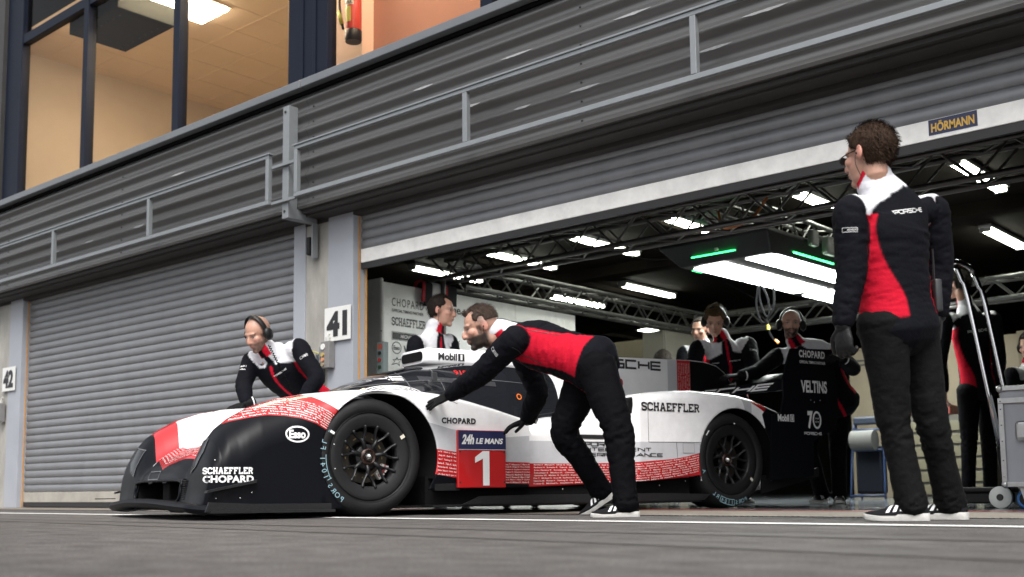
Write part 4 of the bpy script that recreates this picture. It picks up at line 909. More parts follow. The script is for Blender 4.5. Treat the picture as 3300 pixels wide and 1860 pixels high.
# the viewer sees +x on the left: picture angle th (from right, counterclockwise) is pi - a
dg = lambda th: math.pi - math.radians(th)
tyre_text(PF, TF, 'PORS', dg(232), math.radians(6.5), .314, .030, .0); tyre_text(PF, TF, '1041', dg(202), math.radians(6.6), .314, .032); tyre_text(PF, TF, 'FL', dg(171), math.radians(7), .314, .032)
arc_mark(PF, TF, .293, dg(206), dg(178), .004); arc_mark(PF, TF, .30, dg(206.4), dg(205.6), .03)
tyre_text(PR, TR, 'PORS', dg(292), math.radians(6), .314, .03); tyre_text(PR, TR, '1104', dg(266), math.radians(6), .314, .03); tyre_text(PR, TR, 'RL', dg(238), math.radians(7), .314, .032); tyre_text(PR, TR, 'A', dg(196), .1, .305, .03)
arc_mark(PR, TR, .294, dg(270), dg(244), .004); arc_mark(PR, TR, .335, dg(270), dg(244), .004); arc_mark(PR, TR, .314, dg(270.3), dg(269.6), .042); arc_mark(PR, TR, .314, dg(244.4), dg(243.6), .042); arc_mark(PR, TR, .315, dg(146), dg(138), .008, m=M_white_paint); arc_mark(PR, TR, .27, dg(85), dg(82), .008, .0065, m=M_white_paint)
M_stick = mat('pale_sticker', (.6, .57, .47), .6)
for P_, t, th in ((PF, TF, 30), (PR, TR, -37)):
    a = dg(th); flat_on('sticker', rect2d(.022, .03), P_(.243, a, .0035), Vector((-math.sin(a), 0, math.cos(a))), Vector((math.cos(a), 0, math.sin(a))), M_stick, t)
arc_mark(PF, TF, .29, dg(152.5), dg(149.5), .03, m=M_white_paint); arc_mark(PF, TF, .25, dg(164), dg(163), .008, .004, m=M_white_paint); arc_mark(PF, TF, .243, dg(197.5), dg(196.5), .007, .004, m=M_white_paint); arc_mark(PF, TF, .312, dg(153), dg(150.5), .004, m=M_chalk)
# faint moulded ring on the sidewall
q = MB(); q.lathe([(.268, .0035), (.2665, .0065), (.2645, .0035)], CF, (0, 1, 0), 72); q.build('bead_ring', M_rim, TF, True)

# ---- number plate panel
m = MB(); m.bbox((-.945, .002, .165), (-.588, .026, .526), .006); pl = carp('number_panel', m, M_cr)
flat_on('blue_band', rect2d(.353, .118), (-.7665, .0285, .464), (-1, 0, 0), (0, 0, 1), mat('plate_navy', (.016, .02, .075), .35, coat=.3), pl)
flat_on('divider', rect2d(.353, .004), (-.7665, .0305, .404), (-1, 0, 0), (0, 0, 1), M_cgrey, pl)
flat_on('lettering', join2d(shift2d(fit(strokes('', WIDE) if False else glyphs('24h', 1, .045, .25), .092, .062), -.108, .004), shift2d(fit(glyphs('LE MANS', 1, .035, .2), .205, .036), .052, -.006)), (-.7665, .0305, .464), (-1, 0, 0), (0, 0, 1), M_white_paint, pl)
one = ([(-.005, -.13), (.043, -.13), (.043, .105), (-.005, .105), (-.062, .085), (-.058, .045), (-.005, .06), (.043, .13), (.0, .13)], [(0, 1, 2, 3)])
one = (np.array([(-.004, -.108), (.044, -.108), (.044, .108), (-.004, .108), (-.004, .06), (-.062, .034), (-.062, .07)]), [(0, 1, 2, 4), (4, 2, 3), (4, 3, 6, 5)])
flat_on('lettering', one, (-.772, .0305, .287), (-1, 0, 0), (0, 0, 1), M_white_paint, pl)
m = MB(); [m.cyl((x, .026, z), (x, .030, z), .006, 8) for x in (-.602, -.93) for z in (.39, .20)]; m.build('screw', M_trim, pl)
# ---- decals on the flank (read from outside: right is toward the tail)
UX, UZ, DN = (-1, 0, 0), (0, 0, 1), (0, -1, 0)
dec = lambda VF, x, z, m, L=.05, nm='decal', off=.004, k=0.: decal(nm, VF, (x + k * .25, .25, z), UX, UZ, Vector((-k, -1, 0)).normalized(), BV, m, BODY, L, off)
dec(fit(strokes('SCHAEFFLER', SLAB, 1, .235, .24), .285, .038), .872, .272, M_white_paint, k=.33); dec(fit(glyphs('CHOPARD', 1, .045, spacing=1.08), .29, .040), .868, .226, M_white_paint, k=.33)
dec(ring2d(.073, .048, .010), .468, .480, M_white_paint); dec(fit(glyphs('Esso', 1, .045), .10, .05), .468, .480, M_white_paint)
dec(fit(glyphs('CHOPARD', 1, .05, spacing=1.12), .25, .038), -.608, .583, M_black_paint)
dec(fit(strokes('SCHAEFFLER', SLAB, 1, .2, .22), .55, .062), -2.375, .725, M_black_paint)
for s_, x0, z, w in (('PORSCHE', -1.84, .456, .42), ('INTELLIGENT', -1.90, .420, .56), ('PERFORMANCE', -1.955, .383, .66)):
    dec(fit(strokes(s_, WIDE, 1, .2, .25), w, .031), x0, z, M_black_paint)
NAMES = ['Bastian S.  Manuel H.  Ulrich G.  Holger N.', 'Jeff L.  Elke N.  Anja W.  Kjell G.  Holger', 'Viktoria M.  Florian F.  Yunlong X.  Uwe H.', 'Barbara H.  Roberto P.  Tuba A.  Isabel H.', 'Wolfgang S.  Alexander K.  Sebastian M.', 'Tobias E.  Michael L.  Stephan H.  Dirk F.', 'Jose Santos P.  Denise M.  Sebastian B.', 'Wolfgang H.  Julian v. W', 'Hendrik S.  Stefano M.  Arndt H.', 'Sebastian S.  Markus K.  Carsten O.', 'Maximilian F.  Jan-Hendrik', 'Frank P.  Stefan P.  Walter P.  Martin', 'Christian W.  Markus G.  David V.', 'Dennis S.  Marcel P.  Thomas D.  Mike F.', 'Adrian S.  Benjamin Z.  Louis D.  Rodolphe D.', 'Eric T.  Michael H.  Rosa M.  Karlheinz H.']
M_name = mat('name_lettering', (.72, .62, .62), .5)
def name_rows(nr, x, z, w, dz, shear=0., h=.013, tilt=0., k0=0, rep=1):
    vs = []
    for i in range(nr):
        s_ = '  '.join(NAMES[(k0 + i * rep + j) % len(NAMES)] for j in range(rep)); v, f = fit(glyphs(s_, 1, .02, .15, res=1), w, h); v = v + (0, -i * dz); v[:, 1] -= tilt * v[:, 0]; vs.append((v, f))
    return join2d(*vs)
dec(name_rows(5, 0, 0, .24, .0235, tilt=.12), -.49, .388, M_name, .06); dec(name_rows(2, 0, 0, .15, .0235, tilt=.1), -.53, .268, M_name, .06)
v_, f_ = join2d(*[shift2d(fit(glyphs(s_, 1, .02, .1, res=1), .19, .011), 0, -i * .0163) for i, s_ in enumerate(('Ivan T. Athanasios T. Marco N.', 'Katja R. Holger E. Klaus Achim', 'Robert A. Stephan A. Khaled A.', 'Regina H. Sebastian R. Jochen', 'Michael R. Manfred P. Roland', 'Sven E. Thomas K. Elias C. Ralf', 'Jan A. Marco S. Klaus B. Carsten', 'Gero H. Michael D. Hauke B.'))])
dec((v_, f_), -1.05, .312, M_name, .06)
for i in range(8):
    s_ = '  '.join(NAMES[(i * 3 + j) % 16] for j in range(4)); v, f = fit(glyphs(s_, 1, .02, res=1), 1.42, .0115)
    v = np.array(v); g = (v[:, 0] + .71) / 1.42; v[:, 1] += .075 * np.maximum(0, g - .45) ** 2 * 3.2 - i * .0163 - .004 * i * np.maximum(0, .4 - g)
    dec((v, f), -1.925, .312, M_name, .05)
# names on the front fender band follow the black arch
def arch_names():
    out = []
    for i in range(8):
        s_ = '  '.join(NAMES[(i * 2 + j + 5) % 16] for j in range(2)); v, f = fit(glyphs(s_, 1, .035, res=1), .66, .0108); v, f = refine((v, f), .03)
        x = .56 - v[:, 0]; b = np.interp(x, [p[0] for p in zb_curve[::-1]], [p[1] for p in zb_curve[::-1]]); v = np.stack([v[:, 0], b + .010 + i * .0152 + v[:, 1]], 1); out.append((v, f))
    return join2d(*out)
decal('decal', arch_names(), (.56, .25, 0), UX, UZ, DN, BV, M_name, BODY, .05, .004)
# red-white band across the nose, read from above-front
for i in range(7):
    v, f = refine(fit(glyphs('  '.join(NAMES[(i + j) % 16] for j in range(3)), 1, .02, res=1), .90, .011), .04); v[:, 1] += .2 * np.abs(v[:, 0]); decal('decal', (v, f), (.955 - .075 - .0175 * (i - 3), YCN, 1.2), (.0, 1, 0), (-1, 0, 0), (0, 0, -1), BV, M_name, BODY, .05, .004)
v, f = fit(glyphs('919 tribute', 1, .03), .46, .07); decal('decal', (v, f), (.47, YCN + .02, 1.2), (0, 1, 0), (-1, 0, 0), (0, 0, -1), BV, M_cr, BODY, .05, .004)
# headlamp covers, nose window, grille
M_lens = mat('lamp_lens', (.012, .013, .015), .2, coat=.15, spec=.25)
hl = np.array([(-.075, .08), (.07, .10), (.085, .02), (.03, -.06), (-.06, -.10)])
for s in (1, -1):
    v, f = hl * (s, 1), [(0, 1, 2, 3, 4)]; decal('headlamp', (v, f), (1.4, YCN + s * .66, .36), (0, 1, 0), (0, 0, 1), (-1, 0, 0), BV, M_lens, BODY, .03, .004)
    fr_ = join2d(*[(np.array([p, q, np.array(q) * .94, np.array(p) * .94]) * (s, 1), [(0, 1, 2, 3)]) for p, q in zip(hl.tolist(), hl.tolist()[1:] + hl.tolist()[:1])]); decal('lamp_edge', fr_, (1.4, YCN + s * .66, .36), (0, 1, 0), (0, 0, 1), (-1, 0, 0), BV, mat('edge_grey', (.1, .105, .11), .3), BODY, .03, .0055)
    pass
decal('nose_window', frame2d(.22, .055, .006), (1.4, YCN - .1, .262), (0, 1, 0), (0, 0, 1), (-1, 0, 0), BV, mat('edge_grey', (.1, .105, .11), .3), BODY, .03, .005)
for yy_, w_ in ((-.36, .05), (-.28, .06)): decal('decal', rect2d(w_, .022), (1.4, YCN + yy_, .335), (0, 1, 0), (0, 0, 1), (-1, 0, 0), BV, M_cgrey, BODY, .03, .004)
m = MB()
for x, z in ((.93, .165), (.80, .19), (.735, .205), (.80, .12), (.93, .12), (.735, .15), (.93, .33)):
    h, n, i_, d_ = BV.ray_cast(Vector((x, .3, z)), Vector((0, -1, 0)))
    if h: m = MB(); m.ball(h + Vector((0, .001, 0)), .006, 8, 5); carp('fastener', m, M_hub, BODY, True)
m = MB(); [m.ball((x, -.0655 + .012, z), .0055, 8, 5) for x, z in ((-1.45, .15), (-1.9, .155), (-2.3, .17), (-2.55, .2))]; carp('fastener', m, M_hub, CAR, True)
m = MB(); m.cyl((1.0, YCN - .93, .118), (1.13, YCN - .95, .118), .003, 6); carp('pitot_rod', m, M_mblack)
# panel joint lines
for pts in ([(-2.16, .70), (-2.16, .474)], [(-2.16, .474), (-2.66, .478)], [(-2.42, .474), (-2.43, .345)], [(-1.56, .62), (-1.56, .35)], [(-.40, .62), (-.47, .735)], [(-.47, .735), (-.60, .69)]):
    (x0, z0), (x1, z1) = pts; d = np.array((x1 - x0, z1 - z0)); d /= np.hypot(*d); nn = np.array((-d[1], d[0])) * .0022
    dec((np.array([(-(x0) + nn[0], z0 + nn[1]), (-(x0) - nn[0], z0 - nn[1]), (-(x1) - nn[0], z1 - nn[1]), (-(x1) + nn[0], z1 + nn[1])]), [(0, 1, 2, 3)]), 0, 0, mat('joint_dark', (.12, .12, .12), .6), .03, 'panel_joint', .002)
# towing/jack pocket and intake on the flank
dec(frame2d(.115, .075, .006), -2.535, .435, mat('pocket_edge', (.3, .3, .31), .4), nm='pocket_edge'); dec(rect2d(.103, .063), -2.535, .435, mat('pocket_grey', (.44, .44, .46), .4), nm='pocket'); dec(rect2d(.26, .028), -1.70, .505, M_black_paint, nm='flank_slot')
m = MB(); m.prism([(-2.012, .675), (-2.012, .70), (-2.03, .765), (-2.055, .79), (-2.06, .675)], lambda a, b: (a, -.035, b), lambda a, b: (a, -.28, b)); carp('shoulder_intake', m, M_mblack)
# ---- canopy, roof scoop, fin, engine cover
CT = XS_((-2.75, .80), (-2.4, .92), (-2.06, 1.0), (-1.66, 1.065), (-1.34, 1.075), (-1.06, 1.06), (-.84, 1.03), (-.66, 1.0), (-.5, .955), (-.37, .91), (-.25, .86), (-.1, .795), (.02, .74), (.12, .69), (.2, .645))
CW = XS_((-2.75, .25), (-2.3, .34), (-1.8, .44), (-1.3, .52), (-.8, .54), (-.4, .50), (-.1, .43), (.1, .34), (.2, .22))
xs2 = np.arange(-2.75, .201, .025); V2 = []; F2 = []; nn = 41
for x in xs2:
    ct, cw = float(ip(x, *CT)), float(ip(x, *CW))
    for k in range(nn):
        a = math.pi * k / (nn - 1); e = .62; ca, sa = math.cos(a), math.sin(a)
        V2.append((x, YCN + cw * math.copysign(abs(ca) ** e, ca), .52 + (ct - .52) * sa ** .72))
for i in range(len(xs2) - 1):
    for j in range(nn - 1):
        F2.append((i * nn + j, i * nn + j + 1, (i + 1) * nn + j + 1, (i + 1) * nn + j))
screen = [f for f in F2 if V2[f[0]][0] > -1.80]; rearc = [f for f in F2 if V2[f[0]][0] <= -1.80]
CAN = obj('canopy', V2, screen, M_screen, CAR, True); EC = obj('engine_cover', V2, rearc, M_cw, CAR, True)
BC = BVHTree.FromPolygons([tuple(v) for v in V2], F2)
cdec = lambda VF, x, z, m, nm='decal', L=.03, off=.004: decal(nm, VF, (x, .25, z), UX, UZ, DN, BC, m, CAN, L, off)
cdec(fit(strokes('PORSCHE', WIDE, 1, .2, .3, .12), .62, .033), -.22, .90, M_white_paint); cdec(fit(glyphs('919 tribute', 1, .03, .2), .30, .038), -1.055, .955, M_cr)
for x, z in ((-.99, .895), (-1.385, .80)): cdec(ring2d(.024, .022, .008, 24), x, z, mat('orange_mark', (.7, .16, .02), .5))
for i in range(7):
    n = 20; r0 = .20 - i * .022; V3 = []; 
    for k in range(n + 1): a = math.pi * k / n; V3 += [(r0 * math.cos(a), r0 * .36 * math.sin(a)), ((r0 - .006) * math.cos(a), (r0 * .36 - .004) * math.sin(a))]
    cdec((np.array(V3), [(2 * k, 2 * k + 1, 2 * k + 3, 2 * k + 2) for k in range(n)]), -.42, .775, M_white_paint)
def seam(pts, w=.006, m_=None, nm='seam'):
    for p, q in zip(pts, pts[1:]):
        p, q = np.array((-p[0], p[1])), np.array((-q[0], q[1])); d = (q - p) / np.hypot(*(q - p)); n_2 = np.array((-d[1], d[0])) * w / 2
        cdec((np.array([p + n_2, p - n_2, q - n_2, q + n_2]), [(0, 1, 2, 3)]), 0, 0, m_ or mat('seam_grey', (.10, .105, .11), .35), nm)
seam([(-.545, .79), (-.535, .86), (-.525, .93), (-.53, .965)]); seam([(-.78, .80), (-.765, .88), (-.75, .95), (-.76, 1.0)], .005); seam([(-.16, .80), (-.545, .795)], .005)
seam([(-.62, .90), (-1.2, .88)], .035, mat('door_strip', (.035, .036, .04), .3)); seam([(-.2, .835), (-.53, .875), (-1.0, .915), (-1.5, .90)], .004)
m = MB(); m.bbox((-.70, YCN + .515, .875), (-.655, YCN + .535, .935), .008); m.bbox((-.665, YCN + .515, .84), (-.635, YCN + .53, .874), .006); carp('door_hinge', m, mat('arm_grey', (.03, .031, .034), .4), CAN)
# white roof scoop
def rr(w, h, r, n=5):
    P = []
    for cx, cy, a0 in ((w / 2 - r, h / 2 - r, 0), (-w / 2 + r, h / 2 - r, 90), (-w / 2 + r, -h / 2 + r, 180), (w / 2 - r, -h / 2 + r, 270)):
        P += [(cx + r * math.cos(math.radians(a0 + 90 * k / n)), cy + r * math.sin(math.radians(a0 + 90 * k / n))) for k in range(n + 1)]
    return P
V2 = []; F2 = []; st = [(-.80, .34, .10, 1.092), (-.83, .40, .118, 1.09), (-1.0, .42, .128, 1.087), (-1.3, .42, .14, 1.083), (-1.7, .38, .16, 1.07), (-2.0, .30, .18, 1.06), (-2.3, .2, .2, 1.05)]
for x, w, h, z in st:
    V2 += [(x, YCN + p[0], z + p[1]) for p in rr(w, h, min(.045, h * .45))]
k_ = len(rr(1, 1, .1)); F2 = [(i * k_ + j, (i + 1) * k_ + j, (i + 1) * k_ + (j + 1) % k_, i * k_ + (j + 1) % k_) for i in range(len(st) - 1) for j in range(k_)] + [tuple(range(k_)), tuple((len(st) - 1) * k_ + j for j in range(k_))[::-1]]
SCO = obj('roof_scoop', V2, F2, M_cw, CAR, True, 50); BS = BVHTree.FromPolygons([tuple(v) for v in V2], [f for f in F2])
m = MB(); P = rr(.30, .066, .03); m.prism(P, lambda a, b: (-.799, YCN + a, 1.092 + b), lambda a, b: (-.792, YCN + a, 1.092 + b)); m.build('scoop_mouth', M_mblack, SCO)
decal('decal', join2d(shift2d(fit(glyphs('Mobil', 1, .04), .15, .052), -.032, 0), rect2d(.052, .052, (.078, 0))), (-1.0, .2, 1.088), UX, UZ, DN, BS, M_black_paint, SCO, .05, .003)
decal('decal', fit(glyphs('1', 1, .05), .016, .04), (-1.078, .2, 1.088), UX, UZ, DN, BS, M_white_paint, SCO, .05, .005)
# fin
fp = [(-1.9, 1.06), (-2.0, 1.185), (-2.68, 1.203), (-3.303, 1.218), (-3.46, 1.222), (-3.62, 1.215), (-3.757, 1.19), (-3.85, 1.135), (-3.916, 1.06), (-3.95, .95), (-3.5, .80), (-2.6, .80)]
m = MB(); m.prism(fp, lambda a, b: (a, YCN - .008, b), lambda a, b: (a, YCN + .008, b)); FIN = carp('fin', m, M_cw); yf = YCN + .0105
def finpoly(nm, poly, mt, o=0.): V3 = np.array([(-x, z) for x, z in poly]); flat_on(nm, (V3, [tuple(range(len(V3)))]), (0, yf + o, 0), UX, UZ, mt, FIN, flip=False)
finpoly('grey_panel', [(-3.20, .84), (-3.303, .84), (-3.303, 1.214), (-3.20, 1.211)], M_cgrey); finpoly('red_panel', [(-3.304, .84), (-3.45, .84), (-3.45, 1.217), (-3.304, 1.214)], M_cr); finpoly('black_panel', [(-3.451, .84), (-3.7, .87), (-3.945, .96), (-3.912, 1.056), (-3.85, 1.13), (-3.757, 1.185), (-3.62, 1.21), (-3.451, 1.217)], M_cb)
flat_on('decal', fit(strokes('PORSCHE', WIDE, 1, .22, .3), .93, .078), (-2.66, yf, 1.152), UX, UZ, M_black_paint, FIN); flat_on('decal', fit(glyphs('919 tribute', 1, .03), .60, .09), (-2.42, yf, 1.015), UX, UZ, M_cr, FIN)
for i in range(7):
    v, f = fit(glyphs('  '.join(NAMES[(2 * i + j) % 16] for j in range(1)), 1, .02, res=1), .33, .011); flat_on('decal', (v, f), (-3.318 - i * .0195, yf + .002, 1.03), (0, 0, 1), (1, 0, 0), M_name, FIN)
m = MB(); m.bbox((-3.75, YCN - .35, .5), (-2.3, YCN + .35, .86), .06, 3); carp('gearbox_cover', m, M_cb)
# ---- rear wing and endplates
ep = [(-3.36, .20), (-3.40, .70), (-3.50, .72), (-3.538, .84), (-3.536, .963), (-3.574, 1.09), (-3.61, 1.17), (-3.64, 1.228), (-4.125, 1.247), (-4.17, .75), (-4.13, .60), (-3.93, .545), (-3.86, .50), (-3.845, .235), (-3.6, .215)]
for s in (1, -1):
    m = MB(); m.prism(ep, lambda a, b: (a, YCN + s * .942, b), lambda a, b: (a, YCN + s * .958, b)); E_ = carp('endplate', m, M_cb)
    if s > 0:
        ye = .0105; T = lambda VF, x, z, mt=M_white_paint: flat_on('decal', VF, (x, ye, z), UX, UZ, mt, E_)
        T(fit(glyphs('CHOPARD', 1, .035, spacing=1.1), .30, .058), -3.875, 1.193); T(fit(glyphs('OFFICIAL TIMING PARTNER', 1, .02), .30, .022), -3.878, 1.128)
        T(join2d(shift2d(fit(glyphs('Mobil', 1, .04), .125, .055), -.028, 0), frame2d(.042, .055, .006, (.068, 0)), shift2d(fit(glyphs('1', 1, .04), .014, .036), .068, 0)), -3.552, .680)
        T(fit(glyphs('VELTINS', 1, .03), .30, .098), -3.885, .935)
        T(join2d(shift2d(fit(glyphs('7', 1, .05), .06, .14), -.042, 0), ring2d(.05, .07, .016, 36, (.035, 0)), shift2d(fit(glyphs('1948', 1, .01), .045, .012), .035, .012), shift2d(fit(glyphs('2018', 1, .01), .045, .012), .035, -.014)), -3.868, .672); T(fit(strokes('PORSCHE', WIDE, 1, .2, .3), .20, .022), -3.852, .565)
        m = MB(); [m.ball((x, .0095, z), .005, 8, 5) for x, z in ((-3.84, .83), (-3.88, .815), (-3.95, .83))]; m.build('fastener', M_hub, E_, True)
def wing(name, x0, z0, ch, th, tw, y0, y1, m_):
    P = []; 
    for k in range(11): q = k / 10; P.append((q, th * math.sqrt(q) * (1 - q) * 1.6))
    for k in range(10, -1, -1): q = k / 10; P.append((q, -.75 * th * math.sqrt(q) * (1 - q) * 1.6 - .06 * q * (1 - q)))
    P = P[:-1]; c_, s_2 = math.cos(tw), math.sin(tw); Q = [(x0 - ch * (p[0] * c_ - p[1] * s_2), z0 + ch * (p[0] * s_2 + p[1] * c_)) for p in P]
    mb = MB(); mb.prism(Q, lambda a, b: (a, y0, b), lambda a, b: (a, y1, b)); return mb.build(name, m_, CAR, True, 40)
wing('wing_main', -3.60, .93, .34, .10, .18, YCN - .94, YCN + .94, M_cb); wing('wing_flap', -3.93, 1.01, .17, .08, .55, YCN - .94, YCN + .94, M_cb)
# lettered strip along the leading face of the wing
m = MB(); m.prism([(-3.585, .90), (-3.60, .90), (-3.64, .985), (-3.625, .985)], lambda a, b: (a, YCN - .93, b), lambda a, b: (a, YCN + .93, b)); WS = carp('wing_leading_strip', m, M_cb)
flat_on('decal', fit(strokes('PORSCHE', WIDE, 1, .22, .32, .45), 1.55, .062), (-3.601, YCN + .02, .943), (0, 1, 0), (-.43, 0, .9), M_white_paint, WS)
for yy_ in (-.18, .18): m = MB(); m.prism([(-3.5, .84), (-3.75, .84), (-3.72, .95), (-3.62, .95)], lambda a, b: (a, YCN + yy_ - .008, b), lambda a, b: (a, YCN + yy_ + .008, b)); carp('wing_pylon', m, M_hub)
m = MB(); m.prism([(-3.3, .10), (-4.0, .26), (-4.0, .285), (-3.3, .12)], lambda a, b: (a, YCN - .85, b), lambda a, b: (a, YCN + .85, b)); carp('diffuser', m, M_carbon)
m = MB(); m.prism([(-3.35, .10), (-4.0, .23), (-4.0, .30), (-3.35, .24)], lambda a, b: (a, YCN + .86, b), lambda a, b: (a, YCN + .875, b)); carp('diffuser_fence', m, M_carbon)
# cockpit hints seen through the side window's lower edge
m = MB(); m.bbox((-.2, YCN - .45, .3), (-1.6, YCN + .45, .52), .02) if False else m.box((-1.6, YCN - .45, .3), (-.2, YCN + .45, .51)); carp('cockpit_floor', m, M_mblack)

# ------------------------------------------------------------------ people
def lerp(a, b, t): return np.array(a) * (1 - t) + np.array(b) * t
def unit(v): v = np.array(v, float); return v / (np.linalg.norm(v) + 1e-12)
M_skin = mat('skin', (.5, .3, .22), .5, attr='Col', var=.08, vscale=60, bump=.08, bscale=220)
M_jack = mat('team_jacket', (.02, .02, .03), .85, attr='Col', var=.12, vscale=30, bump=.25, bscale=70, spec=.12)
M_trou = mat('work_trousers', (.0024, .0024, .0034), .85, var=.3, vscale=18, bump=.35, bscale=45, spec=.07); M_trou2 = mat('grey_trousers', (.0042, .0042, .0046), .8, var=.3, vscale=18, bump=.4, bscale=45, spec=.12)
M_shoe = mat('shoe_knit', (.005, .005, .0065), .8, spec=.2, bump=.3, bscale=200); M_sole = mat('shoe_sole', (.46, .45, .43), .75, var=.15, vscale=40, bump=.4, bscale=220); M_stripe = mat('shoe_stripe', (.72, .72, .72), .5)
M_glove = mat('glove_black', (.003, .003, .0033), .65, bump=.3, bscale=120, spec=.15); M_leather = mat('glove_leather', (.004, .004, .0045), .4, bump=.25, bscale=60, spec=.3)
M_ear = mat('headset_black', (.006, .006, .0065), .45, spec=.35)
def hand_tubes(wr, d, back, thumb, curl=.5, sc=.95, spread=1.):
    """wr wrist point, d toward the fingers, back = normal of the back of the hand, thumb = side of the thumb"""
    wr = np.array(wr); d = unit(d); b = unit(np.array(back) - d * (np.array(back) @ d)); s = np.cross(b, d); s = s if s @ np.array(thumb) > 0 else -s
    T = []; pal = -b
    T.append(tube([wr - d * .02, wr + d * .02 * sc, wr + d * .06 * sc, wr + d * .09 * sc], [(.029 * sc, .021 * sc), (.033 * sc, .019 * sc), (.042 * sc, .017 * sc), (.040 * sc, .014 * sc)], 14, 3, side=s))
    for k, (o, L, r) in enumerate(((.030, .072, .0098), (.010, .082, .0102), (-.011, .076, .0098), (-.030, .060, .0088))):
        p = wr + (d * .088 + s * o) * sc; pts = [p - d * .02]; a = 0; dd = unit(d + s * o * 3.2 * spread)
        for q, w in ((.0, .0), (.42, .55), (.33, .9), (.25, .7)):
            a += curl * w * (1 + .12 * k); p = p + (dd * math.cos(a) + pal * math.sin(a)) * L * q * sc if q else p; pts.append(p.copy())
        T.append(tube(pts, [r * sc * 1.05, r * sc * 1.1, r * sc, r * sc * .95, r * sc * .8], 9, 3))
    p = wr + (d * .03 + s * .03) * sc; t1 = unit(d * .6 + s * .75 + pal * .3); t2 = unit(d * .9 + s * .25 + pal * (.25 + .4 * curl))
    T.append(tube([p - t1 * .015, p + t1 * .03 * sc, p + (t1 * .04 + t2 * .03) * sc, p + (t1 * .04 + t2 * .055) * sc], [.014 * sc, .0125 * sc, .011 * sc, .009 * sc], 9, 3))
    return T
def merge(T):
    V = []; F = []; n = 0
    for t in T: V.append(t[0]); F += [tuple(i + n for i in f) for f in t[1]]; n += len(t[0])
    return np.vstack(V), F
def ell(c, r, n=18, m=12):
    mb = MB(); mb.ball(c, r, n, m); return np.array(mb.V), mb.F
